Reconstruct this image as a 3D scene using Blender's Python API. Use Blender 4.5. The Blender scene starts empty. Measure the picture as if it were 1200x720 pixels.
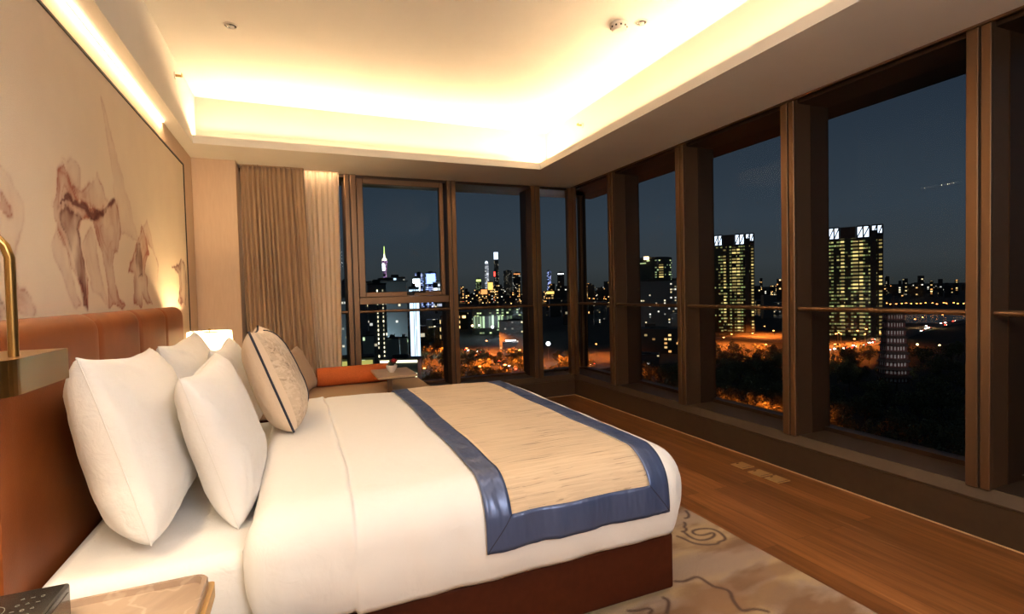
import bpy, bmesh, math, random
import numpy as np
from mathutils import Vector, Matrix, noise
PI = math.pi
rnd = random.Random(7)
SC = bpy.context.scene
COL = SC.collection
CAM_H = 1.35
F_PX, YAW, PITCH, ROLL = 599.39, 0.393058, -0.030423, -0.024634

# ------------------------------------------------------------------ helpers
def tag(o, label=None, cat=None, group=None, kind=None):
    if label: o['label'] = label
    if cat: o['category'] = cat
    if group: o['group'] = group
    if kind: o['kind'] = kind
    return o

def thing(name, label, cat, loc=(0, 0, 0), group=None, kind=None):
    o = bpy.data.objects.new(name, None)
    COL.objects.link(o)
    o.location = loc
    o.empty_display_size = 0.1
    return tag(o, label, cat, group, kind)

def world_loc(o):
    v = Vector((0, 0, 0))
    while o is not None:
        v += o.location
        o = o.parent
    return v

def obj(name, bm, mat, parent=None, smooth=False, local=False):
    """link a bmesh as ONE mesh object; bm is in world coordinates unless local"""
    me = bpy.data.meshes.new(name)
    if parent is not None and not local:
        bmesh.ops.translate(bm, verts=bm.verts, vec=-world_loc(parent))
    bm.to_mesh(me)
    bm.free()
    for m in (mat if isinstance(mat, (list, tuple)) else [mat]):
        me.materials.append(m)
    if smooth:
        me.polygons.foreach_set('use_smooth', [True] * len(me.polygons))
        if smooth != 'all':
            try: me.set_sharp_from_angle(angle=math.radians(38))
            except Exception: pass
    o = bpy.data.objects.new(name, me)
    COL.objects.link(o)
    if parent is not None: o.parent = parent
    return o

def B(): return bmesh.new()

def box(bm, x0, x1, y0, y1, z0, z1, bev=0.0, seg=2):
    r = bmesh.ops.create_cube(bm, size=1.0)
    vs = r['verts']
    for v in vs:
        v.co = Vector(((x0 + x1) / 2 + v.co.x * (x1 - x0), (y0 + y1) / 2 + v.co.y * (y1 - y0), (z0 + z1) / 2 + v.co.z * (z1 - z0)))
    if bev > 0:
        es = list({e for v in vs for e in v.link_edges})
        bmesh.ops.bevel(bm, geom=es, offset=bev, segments=seg, profile=0.5, affect='EDGES')
    return bm

def tube(bm, pts, r, seg=10, cap=True):
    pts = [Vector(p) for p in pts]
    n = len(pts)
    rr = r if isinstance(r, (list, tuple)) else [r] * n
    rings = []
    prev = None
    for i, p in enumerate(pts):
        t = (pts[min(i + 1, n - 1)] - pts[max(i - 1, 0)]).normalized()
        if prev is None:
            a = t.orthogonal().normalized()
        else:
            a = (prev - t * prev.dot(t))
            a = a.normalized() if a.length > 1e-6 else t.orthogonal().normalized()
        prev = a
        b = t.cross(a)
        rings.append([bm.verts.new(p + (a * math.cos(2 * PI * k / seg) + b * math.sin(2 * PI * k / seg)) * rr[i]) for k in range(seg)])
    for i in range(n - 1):
        for k in range(seg):
            bm.faces.new((rings[i][k], rings[i][(k + 1) % seg], rings[i + 1][(k + 1) % seg], rings[i + 1][k]))
    if cap:
        bm.faces.new(rings[0][::-1]); bm.faces.new(rings[-1])
    return bm

def lathe(bm, prof, c=(0, 0, 0), seg=24, cap=True):
    c = Vector(c)
    rings = [[bm.verts.new(c + Vector((max(r, 1e-4) * math.cos(2 * PI * k / seg), max(r, 1e-4) * math.sin(2 * PI * k / seg), z))) for k in range(seg)] for r, z in prof]
    for i in range(len(prof) - 1):
        for k in range(seg):
            bm.faces.new((rings[i][k], rings[i][(k + 1) % seg], rings[i + 1][(k + 1) % seg], rings[i + 1][k]))
    if cap:
        bm.faces.new(rings[0][::-1]); bm.faces.new(rings[-1])
    return bm

def grid_bm(P):
    """P: array (n,m,3) -> bmesh of quads; returns (bm, vertex table)"""
    bm = B()
    n, m = len(P), len(P[0])
    V = [[bm.verts.new(P[i][j]) for j in range(m)] for i in range(n)]
    for i in range(n - 1):
        for j in range(m - 1):
            bm.faces.new((V[i][j], V[i + 1][j], V[i + 1][j + 1], V[i][j + 1]))
    return bm, V

def prism(bm, outline, z0, z1):
    a = [bm.verts.new((x, y, z0)) for x, y in outline]
    b = [bm.verts.new((x, y, z1)) for x, y in outline]
    n = len(a)
    for i in range(n):
        bm.faces.new((a[i], a[(i + 1) % n], b[(i + 1) % n], b[i]))
    bm.faces.new(a[::-1]); bm.faces.new(b)
    return bm

def rrect(x0, x1, y0, y1, r, seg=6):
    out = []
    for cx, cy, a0 in ((x1 - r, y1 - r, 0), (x0 + r, y1 - r, 90), (x0 + r, y0 + r, 180), (x1 - r, y0 + r, 270)):
        for k in range(seg + 1):
            a = math.radians(a0 + 90 * k / seg)
            out.append((cx + r * math.cos(a), cy + r * math.sin(a)))
    return out

def copy_tree(o, loc=None, rotz=None, scale=None, parent=None):
    c = o.copy()
    COL.objects.link(c)
    if parent is not None: c.parent = parent
    if loc is not None: c.location = loc
    if rotz is not None: c.rotation_euler = (0, 0, rotz)
    if scale is not None: c.scale = scale
    for ch in list(o.children):
        copy_tree(ch, parent=c)
    return c

def settle(t, z):
    """lower or raise a thing so that its lowest point rests at height z"""
    bpy.context.view_layer.update()
    lo = min((c.matrix_world @ v.co).z for c in t.children for v in c.data.vertices)
    t.location.z += z + .0015 - lo
    return t
def nz(x, y, z=0.0): return noise.noise(Vector((x, y, z)))

def sm(a, b, x):
    t = min(1, max(0, (x - a) / (b - a)))
    return t * t * (3 - 2 * t)

# ------------------------------------------------------------------ camera basis, used to find where far things stand
def cam_basis():
    cy, sy, cp, sp, cr, sr = math.cos(YAW), math.sin(YAW), math.cos(PITCH), math.sin(PITCH), math.cos(ROLL), math.sin(ROLL)
    f = Vector((sy * cp, cy * cp, sp)); rt = Vector((cy, -sy, 0)); up = rt.cross(f)
    return cr * rt + sr * up, -sr * rt + cr * up, f
RT, UP, FW = cam_basis()
def ray(px, py):
    return RT * ((px - 600) / F_PX) + UP * ((360 - py) / F_PX) + FW
def bearing(px, py, d):
    """world point seen in the direction of (px,py) at horizontal distance d metres"""
    r = ray(px, py)
    k = d / math.hypot(r.x, r.y)
    return Vector((r.x * k, r.y * k, CAM_H + r.z * k))
def elev(px, py):
    r = ray(px, py)
    return r.z / math.hypot(r.x, r.y)

# ------------------------------------------------------------------ materials
def M_new(name):
    m = bpy.data.materials.new(name); m.use_nodes = True
    nt = m.node_tree
    return m, nt, nt.nodes.get('Principled BSDF'), nt.nodes.get('Material Output')

def pbr(name, col, rough=0.5, metal=0.0, spec=0.5, sheen=0.0, coat=0.0, emit=None, estr=0.0):
    m, nt, p, o = M_new(name)
    p.inputs['Base Color'].default_value = (*col, 1)
    p.inputs['Roughness'].default_value = rough
    p.inputs['Metallic'].default_value = metal
    p.inputs['Specular IOR Level'].default_value = spec
    if sheen: p.inputs['Sheen Weight'].default_value = sheen
    if coat:
        p.inputs['Coat Weight'].default_value = coat
        p.inputs['Coat Roughness'].default_value = 0.15
    if emit:
        p.inputs['Emission Color'].default_value = (*emit, 1)
        p.inputs['Emission Strength'].default_value = estr
    return m

def N(nt, typ, **kw):
    n = nt.nodes.new(typ)
    for k, v in kw.items(): setattr(n, k, v)
    return n
def L(nt, a, b): nt.links.new(a, b)

def ramp(nt, stops):
    r = N(nt, 'ShaderNodeValToRGB')
    while len(r.color_ramp.elements) < len(stops): r.color_ramp.elements.new(0.5)
    for e, (p, c) in zip(r.color_ramp.elements, stops):
        e.position = p; e.color = (*c, 1) if len(c) == 3 else c
    return r

def coords(nt, scale=(1, 1, 1), rot=(0, 0, 0), src='Object'):
    t = N(nt, 'ShaderNodeTexCoord'); mp = N(nt, 'ShaderNodeMapping')
    mp.inputs['Scale'].default_value = scale; mp.inputs['Rotation'].default_value = rot
    L(nt, t.outputs[src], mp.inputs['Vector'])
    return mp.outputs['Vector']

def bump(nt, p, h, dist=0.002, strength=0.5):
    b = N(nt, 'ShaderNodeBump')
    b.inputs['Distance'].default_value = dist; b.inputs['Strength'].default_value = strength
    L(nt, h, b.inputs['Height']); L(nt, b.outputs['Normal'], p.inputs['Normal'])

def noisy(name, stops, scale=(1, 1, 1), nscale=5, detail=4, rough=0.5, bdist=0.0, bstr=0.4, bscale=None, rot=(0, 0, 0), **kw):
    m = pbr(name, (0.5, 0.5, 0.5), rough, **kw)
    nt = m.node_tree; p = nt.nodes['Principled BSDF']
    c = coords(nt, scale, rot)
    n = N(nt, 'ShaderNodeTexNoise'); n.inputs['Scale'].default_value = nscale; n.inputs['Detail'].default_value = detail
    L(nt, c, n.inputs['Vector'])
    r = ramp(nt, stops); L(nt, n.outputs['Fac'], r.inputs['Fac']); L(nt, r.outputs['Color'], p.inputs['Base Color'])
    if bdist:
        if bscale:
            n2 = N(nt, 'ShaderNodeTexNoise'); n2.inputs['Scale'].default_value = bscale; n2.inputs['Detail'].default_value = 3
            L(nt, c, n2.inputs['Vector']); bump(nt, p, n2.outputs['Fac'], bdist, bstr)
        else: bump(nt, p, n.outputs['Fac'], bdist, bstr)
    return m

def emit(name, col, strength=1.0):
    m, nt, p, o = M_new(name)
    p.inputs['Base Color'].default_value = (0, 0, 0, 1)
    p.inputs['Emission Color'].default_value = (*col, 1)
    p.inputs['Emission Strength'].default_value = strength
    return m

MT = {}
MT['plaster'] = noisy('plaster', [(0.3, (0.80, 0.77, 0.71)), (0.7, (0.83, 0.80, 0.74))], nscale=3, rough=0.9, bdist=0.0006, bscale=180)
MT['wallpaper'] = noisy('beige_wallpaper', [(0.3, (0.68, 0.50, 0.35)), (0.7, (0.72, 0.54, 0.385))], scale=(1, 1, 0.12), nscale=60, rough=0.75, bdist=0.0006, bscale=200)
MT['bronze'] = pbr('bronze_anodised_metal', (0.175, 0.100, 0.053), 0.40, metal=0.75)
MT['frame_dark'] = pbr('dark_window_frame', (0.055, 0.030, 0.016), 0.42, metal=0.6)
MT['bronze_dark'] = pbr('dark_bronze_gasket', (0.02, 0.013, 0.009), 0.5)
MT['apron'] = noisy('bronze_sill_panel', [(0.3, (0.047, 0.028, 0.015)), (0.7, (0.054, 0.033, 0.018))], scale=(1, 1, 1), nscale=20, rough=0.5, metal=0.25)
MT['brass'] = pbr('brushed_brass', (0.40, 0.235, 0.075), 0.30, metal=1.0)
MT['brass_in'] = pbr('brass_plate', (0.62, 0.38, 0.15), 0.45, metal=.45)
MT['black'] = pbr('black_plastic', (0.012, 0.011, 0.010), 0.25)
MT['blackmat'] = pbr('matte_black', (0.015, 0.014, 0.013), 0.6)
MT['white_plastic'] = pbr('white_plastic', (0.78, 0.74, 0.66), 0.45)
MT['porcelain'] = pbr('white_porcelain', (0.85, 0.82, 0.78), 0.15)

def linen(name, col, wr=6.0, bs=.55):
    m = pbr(name, col, 0.82, sheen=0.25, spec=0.25)
    nt = m.node_tree; p = nt.nodes['Principled BSDF']
    c = coords(nt)
    n = N(nt, 'ShaderNodeTexNoise'); n.inputs['Scale'].default_value = wr; n.inputs['Detail'].default_value = 5; n.inputs['Distortion'].default_value = 0.6
    L(nt, c, n.inputs['Vector'])
    n2 = N(nt, 'ShaderNodeTexNoise'); n2.inputs['Scale'].default_value = wr * 3.2; n2.inputs['Detail'].default_value = 4; n2.inputs['Distortion'].default_value = 1.2
    L(nt, c, n2.inputs['Vector'])
    ad = N(nt, 'ShaderNodeMath', operation='MULTIPLY_ADD'); ad.inputs[1].default_value = .28; L(nt, n2.outputs['Fac'], ad.inputs[0]); L(nt, n.outputs['Fac'], ad.inputs[2])
    bump(nt, p, ad.outputs[0], 0.022, bs)
    return m
MT['linen'] = linen('white_linen', (0.82, 0.80, 0.775))
MT['duvet'] = linen('white_cotton_duvet', (0.82, 0.80, 0.775), 4.0, .35)
MT['seam'] = pbr('white_stitched_seam', (0.78, 0.76, 0.73), 0.9)
MT['leather'] = noisy('cognac_leather', [(0.25, (0.165, 0.042, 0.009)), (0.55, (0.215, 0.058, 0.013)), (0.8, (0.28, 0.085, 0.020))], nscale=4, detail=8, rough=0.42, bdist=0.0012, bscale=220, spec=.3)
MT['leather_base'] = noisy('dark_cognac_leather', [(0.3, (0.050, 0.011, 0.004)), (0.7, (0.062, 0.014, 0.005))], nscale=30, detail=6, rough=0.6, bdist=0.0008, bscale=300, spec=.12)
MT['seamdark'] = pbr('leather_groove', (0.09, 0.03, 0.012), 0.7)
MT['satin'] = pbr('blue_satin', (0.056, 0.088, 0.20), 0.36, metal=0.35, spec=.8)
_nt = MT['satin'].node_tree
_n = N(_nt, 'ShaderNodeTexNoise'); _n.inputs['Scale'].default_value = 9; _n.inputs['Detail'].default_value = 2
L(_nt, coords(_nt, (1.6, 1, 0.35)), _n.inputs['Vector']); bump(_nt, _nt.nodes['Principled BSDF'], _n.outputs['Fac'], 0.03, 0.5)
MT['piping_blue'] = pbr('navy_piping', (0.012, 0.014, 0.035), 0.6)
MT['beige_satin'] = linen('beige_cotton', (0.66, 0.52, 0.38))

def strie(name, light, mid, dark, freq, rot=0.0, amt=0.5):
    """woven cloth with broken dark wavy threads running along local x"""
    m = pbr(name, light, 0.85, sheen=0.15, spec=0.2)
    nt = m.node_tree; p = nt.nodes['Principled BSDF']
    c = coords(nt, (1, 1, 1), (0, 0, rot))
    mp = N(nt, 'ShaderNodeMapping'); mp.inputs['Scale'].default_value = (4.5, freq, freq); L(nt, c, mp.inputs['Vector'])
    n = N(nt, 'ShaderNodeTexNoise'); n.inputs['Scale'].default_value = 1.0; n.inputs['Detail'].default_value = 3; n.inputs['Distortion'].default_value = 0.5
    L(nt, mp.outputs['Vector'], n.inputs['Vector'])
    r = ramp(nt, [(0.40, light), (0.50, mid), (0.62, mid), (0.68, dark), (0.74, mid)])
    L(nt, n.outputs['Fac'], r.inputs['Fac'])
    n2 = N(nt, 'ShaderNodeTexNoise'); n2.inputs['Scale'].default_value = 5; n2.inputs['Detail'].default_value = 2; L(nt, c, n2.inputs['Vector'])
    r2 = ramp(nt, [(0.30, (.35, .35, .35)), (0.65, (1, 1, 1))]); L(nt, n2.outputs['Fac'], r2.inputs['Fac'])
    mx = N(nt, 'ShaderNodeMixRGB'); mx.inputs['Color1'].default_value = (*light, 1)
    ma = N(nt, 'ShaderNodeMath', operation='MULTIPLY'); ma.inputs[1].default_value = amt
    L(nt, r2.outputs['Color'], ma.inputs[0]); L(nt, ma.outputs[0], mx.inputs['Fac'])
    L(nt, r.outputs['Color'], mx.inputs['Color2']); L(nt, mx.outputs['Color'], p.inputs['Base Color'])
    bump(nt, p, n.outputs['Fac'], 0.002, 0.4)
    return m
MT['runner'] = strie('woven_runner_cloth', (0.64, 0.50, 0.34), (0.54, 0.41, 0.28), (0.09, 0.07, 0.065), 120.0, 0.0, 0.9)
MT['deco'] = strie('woven_cushion_cloth', (0.62, 0.50, 0.37), (0.46, 0.35, 0.25), (0.12, 0.08, 0.06), 60.0, 0.0, 0.85)
MT['tan_fabric'] = linen('tan_fabric', (0.46, 0.32, 0.21), 8)
MT['bench_fabric'] = noisy('tan_upholstery', [(0.3, (0.42, 0.29, 0.18)), (0.7, (0.47, 0.33, 0.21))], nscale=120, rough=0.85, bdist=0.001)
MT['orange'] = noisy('orange_weave', [(0.3, (0.50, 0.10, 0.018)), (0.7, (0.66, 0.16, 0.035))], scale=(1, 1, 1), nscale=160, detail=2, rough=0.8, bdist=0.002)
MT['drape'] = noisy('taupe_drape', [(0.3, (0.40, 0.27, 0.165)), (0.7, (0.52, 0.365, 0.23))], scale=(1, 1, 0.06), nscale=90, rough=0.6, bdist=0.0015, sheen=0.2)
def sheer_mat():
    m, nt, p, o = M_new('sheer_voile')
    p.inputs['Base Color'].default_value = (0.90, 0.74, 0.55, 1); p.inputs['Roughness'].default_value = 0.9
    tr = N(nt, 'ShaderNodeBsdfTranslucent'); tr.inputs['Color'].default_value = (0.92, 0.76, 0.57, 1)
    tp = N(nt, 'ShaderNodeBsdfTransparent')
    a = N(nt, 'ShaderNodeMixShader'); a.inputs['Fac'].default_value = 0.12
    b = N(nt, 'ShaderNodeMixShader'); b.inputs['Fac'].default_value = 0.05
    L(nt, p.outputs['BSDF'], a.inputs[1]); L(nt, tr.outputs['BSDF'], a.inputs[2])
    L(nt, a.outputs['Shader'], b.inputs[1]); L(nt, tp.outputs['BSDF'], b.inputs[2]); L(nt, b.outputs['Shader'], o.inputs['Surface'])
    return m
MT['sheer'] = sheer_mat()
def marble(name, base, vein, dark):
    m = pbr(name, base, 0.28, coat=0.0, spec=.35)
    nt = m.node_tree; p = nt.nodes['Principled BSDF']
    c = coords(nt)
    n = N(nt, 'ShaderNodeTexNoise'); n.inputs['Scale'].default_value = 5; n.inputs['Detail'].default_value = 9; n.inputs['Distortion'].default_value = 1.2
    L(nt, c, n.inputs['Vector'])
    r = ramp(nt, [(0.3, dark), (0.45, base), (0.6, base), (0.8, dark)]); L(nt, n.outputs['Fac'], r.inputs['Fac'])
    w = N(nt, 'ShaderNodeTexWave'); w.inputs['Scale'].default_value = 2.2; w.inputs['Distortion'].default_value = 14; w.inputs['Detail'].default_value = 4; w.inputs['Detail Scale'].default_value = 1.6
    mp = N(nt, 'ShaderNodeMapping'); mp.inputs['Rotation'].default_value = (0, 0, 0.7); L(nt, c, mp.inputs['Vector']); L(nt, mp.outputs['Vector'], w.inputs['Vector'])
    r2 = ramp(nt, [(0.0, (0.8, 0.8, 0.8)), (0.025, (0, 0, 0))]); L(nt, w.outputs['Fac'], r2.inputs['Fac'])
    mx = N(nt, 'ShaderNodeMixRGB'); mx.inputs['Color2'].default_value = (*vein, 1)
    L(nt, r2.outputs['Color'], mx.inputs['Fac']); L(nt, r.outputs['Color'], mx.inputs['Color1']); L(nt, mx.outputs['Color'], p.inputs['Base Color'])
    return m
MT['marble'] = marble('brown_marble', (0.29, 0.205, 0.145), (0.37, 0.28, 0.205), (0.22, 0.15, 0.105))
MT['table_stone'] = marble('light_brown_stone', (0.50, 0.34, 0.22), (0.58, 0.44, 0.31), (0.42, 0.28, 0.18))
MT['wood_light'] = noisy('light_oak_edge', [(0.3, (0.50, 0.32, 0.16)), (0.7, (0.58, 0.38, 0.20))], scale=(0.2, 2, 2), nscale=20, rough=0.45)

def floor_mat():
    m = pbr('oak_plank_floor', (0.2, 0.08, 0.03), 0.36, spec=0.35)
    nt = m.node_tree; p = nt.nodes['Principled BSDF']
    c = coords(nt, (1, 1, 1), (0, 0, PI / 2))
    br = N(nt, 'ShaderNodeTexBrick')
    br.inputs['Scale'].default_value = 1.0; br.inputs['Brick Width'].default_value = 1.9; br.inputs['Row Height'].default_value = 0.125
    br.inputs['Mortar Size'].default_value = 0.0012; br.inputs['Mortar Smooth'].default_value = 0.3
    br.inputs['Color1'].default_value = (0.0, 0.0, 0.0, 1); br.inputs['Color2'].default_value = (1, 1, 1, 1); br.inputs['Mortar'].default_value = (0.5, 0.5, 0.5, 1)
    br.offset = 0.37
    L(nt, c, br.inputs['Vector'])
    mp = N(nt, 'ShaderNodeMapping'); mp.inputs['Scale'].default_value = (1.3, 20, 1); L(nt, c, mp.inputs['Vector'])
    ad = N(nt, 'ShaderNodeVectorMath', operation='ADD'); L(nt, mp.outputs['Vector'], ad.inputs[0])
    sc = N(nt, 'ShaderNodeVectorMath', operation='SCALE'); sc.inputs['Scale'].default_value = 9.0; L(nt, br.outputs['Color'], sc.inputs[0]); L(nt, sc.outputs[0], ad.inputs[1])
    n = N(nt, 'ShaderNodeTexNoise'); n.inputs['Scale'].default_value = 1.4; n.inputs['Detail'].default_value = 8; n.inputs['Distortion'].default_value = 0.8
    L(nt, ad.outputs[0], n.inputs['Vector'])
    r = ramp(nt, [(0.30, (0.150, 0.056, 0.016)), (0.5, (0.225, 0.086, 0.025)), (0.66, (0.275, 0.112, 0.036)), (0.80, (0.42, 0.21, 0.085))])
    L(nt, n.outputs['Fac'], r.inputs['Fac'])
    mx = N(nt, 'ShaderNodeMixRGB', blend_type='MULTIPLY'); mx.inputs['Fac'].default_value = 1
    r2 = ramp(nt, [(0, (0.68, 0.66, 0.64)), (1, (1.2, 1.2, 1.2))]); L(nt, br.outputs['Color'], r2.inputs['Fac'])
    L(nt, r.outputs['Color'], mx.inputs['Color1']); L(nt, r2.outputs['Color'], mx.inputs['Color2'])
    mo = N(nt, 'ShaderNodeMixRGB'); mo.inputs['Color2'].default_value = (0.06, 0.022, 0.008, 1)
    L(nt, br.outputs['Fac'], mo.inputs['Fac']); L(nt, mx.outputs['Color'], mo.inputs['Color1']); L(nt, mo.outputs['Color'], p.inputs['Base Color'])
    bump(nt, p, n.outputs['Fac'], 0.0012, 0.25)
    return m
MT['floor'] = floor_mat()

def glass_mat():
    m, nt, p, o = M_new('clear_window_glass')
    nt.nodes.remove(p)
    tp = N(nt, 'ShaderNodeBsdfTransparent'); tp.inputs['Color'].default_value = (0.93, 0.96, 0.97, 1)
    gl = N(nt, 'ShaderNodeBsdfGlossy'); gl.inputs['Roughness'].default_value = 0.0
    fr = N(nt, 'ShaderNodeFresnel'); fr.inputs['IOR'].default_value = 1.10
    mx = N(nt, 'ShaderNodeMixShader')
    L(nt, fr.outputs['Fac'], mx.inputs['Fac']); L(nt, tp.outputs[0], mx.inputs[1]); L(nt, gl.outputs[0], mx.inputs[2]); L(nt, mx.outputs[0], o.inputs['Surface'])
    return m
MT['glass'] = glass_mat()
def vcol_mat(name, rough=0.8, fibre=0.0, fscale=300, sheen=0.0):
    m = pbr(name, (0.5, 0.5, 0.5), rough, spec=0.2, sheen=sheen)
    nt = m.node_tree; p = nt.nodes['Principled BSDF']
    a = N(nt, 'ShaderNodeVertexColor'); a.layer_name = 'Col'
    n = N(nt, 'ShaderNodeTexNoise'); n.inputs['Scale'].default_value = fscale; n.inputs['Detail'].default_value = 2; L(nt, coords(nt), n.inputs['Vector'])
    r = ramp(nt, [(0.3, (1 - fibre,) * 3), (0.7, (1 + fibre * 0.6,) * 3)]); L(nt, n.outputs['Fac'], r.inputs['Fac'])
    mx = N(nt, 'ShaderNodeMixRGB', blend_type='MULTIPLY'); mx.inputs['Fac'].default_value = 1
    L(nt, a.outputs['Color'], mx.inputs['Color1']); L(nt, r.outputs['Color'], mx.inputs['Color2']); L(nt, mx.outputs['Color'], p.inputs['Base Color'])
    if fibre: bump(nt, p, n.outputs['Fac'], 0.004, 0.5)
    return m
MT['art'] = vcol_mat('ink_wash_canvas', 0.8, 0.03, 250)
MT['carpet'] = vcol_mat('carpet_pile', 0.95, 0.22, 260, sheen=0.2)
COVE_R, COVE_B, LAMP_NEAR, LAMP_FAR, FILL, EXPO = 42.0, 35.0, 2.2, 30.0, 32.0, 0.92
COVE_T = -48.0
LAMPK = 6.0
DOWN_FILL = 15.0
WASH = 17.0
# ================================================================== the room shell
LW, RW, BW, FWY = -0.877, 3.235, 5.75, -1.6        # left wall, window wall, back window line, wall behind the camera
ZS, ZC = 2.65, 3.09                                # soffit and ceiling heights
TX0, TX1, TY0, TY1 = -0.776, 2.43, -0.7, 4.976     # the ceiling tray's opening
def S(name, bm, mat, label, cat, parent=None, smooth=False):
    o = obj(name, bm, mat, parent, smooth)
    if parent is None: tag(o, label, cat, kind='structure')
    return o

bm = B(); box(bm, LW - .2, RW + .5, FWY, BW + .4, -.12, 0)
S('floor', bm, MT['floor'], 'brown oak plank floor running along the window wall', 'floor')
bm = B(); box(bm, LW - .2, LW, FWY, BW + .35, 0, 3.3)
S('wall_left', bm, MT['wallpaper'], 'beige papered wall behind the bed headboard', 'wall')
bm = B(); box(bm, LW - .2, RW + .5, FWY - .15, FWY, 0, 3.3)
S('wall_front', bm, MT['wallpaper'], 'beige wall behind the camera', 'wall')
bm = B(); box(bm, LW, -0.515, 5.48, BW + .35, 0, ZS, 0.004)
S('wall_pier', bm, MT['wallpaper'], 'beige papered pier left of the brown drape', 'wall')

# ceiling: panel, tray faces, soffits, cove troughs
bm = B()
box(bm, LW, TX1 + .3, FWY, TY1 + .3, ZC, ZC + .12)
box(bm, LW, TX0, FWY, BW + .36, ZS, ZC)                         # left bulkhead
box(bm, TX0, TX1, FWY, TY0, ZS, ZC)                            # near bulkhead
box(bm, TX1, RW + .02, FWY, TY1, ZS, ZS + .02)                 # right soffit
box(bm, TX0, RW + .02, TY1, BW + .03, ZS, ZS + .02)            # back soffit
box(bm, TX1, TX1 + .015, TY0, TY1 + .015, ZS + .02, ZS + .068) # lips
box(bm, TX0, TX1, TY1, TY1 + .015, ZS + .02, ZS + .068)
box(bm, 2.59, 2.66, FWY, 5.20, ZS + .02, ZC)                   # cove back faces
box(bm, TX0, 2.60, 5.14, 5.21, ZS + .02, ZC)
S('ceiling', bm, MT['plaster'], 'cream ceiling with a raised tray and lit cove', 'ceiling')
bm = B()
box(bm, RW + .02, RW + .75, FWY, BW + .75, ZS + .02, ZS + .5)
box(bm, LW, RW + .02, BW + .03, BW + .75, ZS + .02, ZS + .5)
S('wall_lintel', bm, MT['frame_dark'], 'dark bronze lintel over both window walls', 'wall')
bm = B()
box(bm, RW - .012, RW + .01, FWY, BW, ZS - .012, ZS - .0005)
S('trim_1', bm, MT['bronze'], 'thin bronze trim where the soffit meets the long window wall', 'trim')

# window wall apron and sill
bm = B()
def sill_profile(bm, along, a0, a1):
    prof = [(0.0, 0.0), (0.0, 0.196), (-0.008, 0.200), (-0.008, 0.212), (0.030, 0.268), (0.34, 0.272), (0.45, 0.235), (0.62, 0.235), (0.62, -0.1), (0.0, -0.1)]
    rings = []
    for a in (a0, a1):
        rings.append([bm.verts.new((RW + d, a, z) if along == 'y' else (a, BW + d, z)) for d, z in prof])
    n = len(prof)
    for i in range(n):
        bm.faces.new((rings[0][i], rings[0][(i + 1) % n], rings[1][(i + 1) % n], rings[1][i]))
    bm.faces.new(rings[0]); bm.faces.new(rings[1][::-1])
    bmesh.ops.recalc_face_normals(bm, faces=bm.faces)
sill_profile(bm, 'y', FWY, BW + .62)
S('baseboard_right', bm, MT['apron'], 'dark bronze apron and sill under the long window wall', 'baseboard')
bm = B(); sill_profile(bm, 'x', -0.515, RW)
S('baseboard_back', bm, MT['apron'], 'dark bronze apron and sill under the back windows', 'baseboard')
bm = B(); box(bm, RW - .006, RW - .0005, FWY, BW - .006, 0.0, 0.006)
box(bm, -.5, RW - .006, BW - .006, BW - .0005, 0, 0.006)
S('trim_2', bm, MT['wood_light'], 'pale thin bead where floor meets the window apron', 'trim')

# mullions
def mullion(name, axis, c, w, depth, label, z0=0.262, z1=ZS + .02):
    """two front fins with a dark groove between, a deep box behind and a window frame at the glass"""
    bm = B()
    base = RW + .006 if axis == 'y' else BW + .006
    def bb(a0, a1, d0, d1, bev=0.003):
        if axis == 'y': box(bm, base + d0, base + d1, a0, a1, z0, z1, bev, 1)
        else: box(bm, a0, a1, base + d0, base + d1, z0, z1, bev, 1)
    g = 0.010
    bb(c - w / 2, c - g / 2 - .006, 0, 0.03)
    bb(c - g / 2 + .006, c + w / 2, 0, 0.03)
    bb(c - w / 2 + .001, c + w / 2 - .001, 0.03, depth, 0)
    o = S(name, bm, MT['bronze'], label, 'mullion')
    bm = B()
    if axis == 'y': box(bm, base + .012, base + .0295, c - .012, c + .004, z0, z1 - .001)
    else: box(bm, c - .012, c + .004, base + .012, base + .0295, z0, z1 - .001)
    S('groove', bm, MT['bronze_dark'], None, None, parent=o)
    return o
YM = [4.887, 3.755, 2.634, 1.522, 0.40, -0.72]
nt_ = 3
lab = ['bronze mullion of the long window wall, first out from the room corner', 'bronze mullion of the long window wall, second from the room corner',
       'bronze mullion of the long window wall, third from the room corner', 'bronze mullion of the long window wall, nearest in view, fourth from the corner',
       'bronze mullion of the long window wall beside the camera', 'bronze mullion of the long window wall behind the camera']
for i, y in enumerate(YM):
    mullion('trim_%d' % nt_, 'y', y, 0.106, 0.17, lab[i]); nt_ += 1
XM = [0.541, 1.661, 2.739]
lab = ['bronze mullion of the back windows beside the sheer curtain', 'bronze mullion of the back windows right of the opening sash', 'bronze mullion of the back windows nearest the room corner']
for i, x in enumerate(XM):
    mullion('trim_%d' % nt_, 'x', x, 0.118 if i != 1 else 0.104, 0.17, lab[i]); nt_ += 1
bm = B()
box(bm, 3.196, 3.28, BW + .006, BW + .09, .262, ZS + .02, .003, 1); box(bm, RW + .006, RW + .045, 5.70, BW + .004, .262, ZS + .02, .003, 1)
box(bm, RW + .32, RW + .40, BW + .32, BW + .40, .2, ZS + .02)
S('trim_%d' % nt_, bm, MT['bronze'], 'bronze corner post where the two window walls meet', 'corner post'); nt_ += 1

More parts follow.
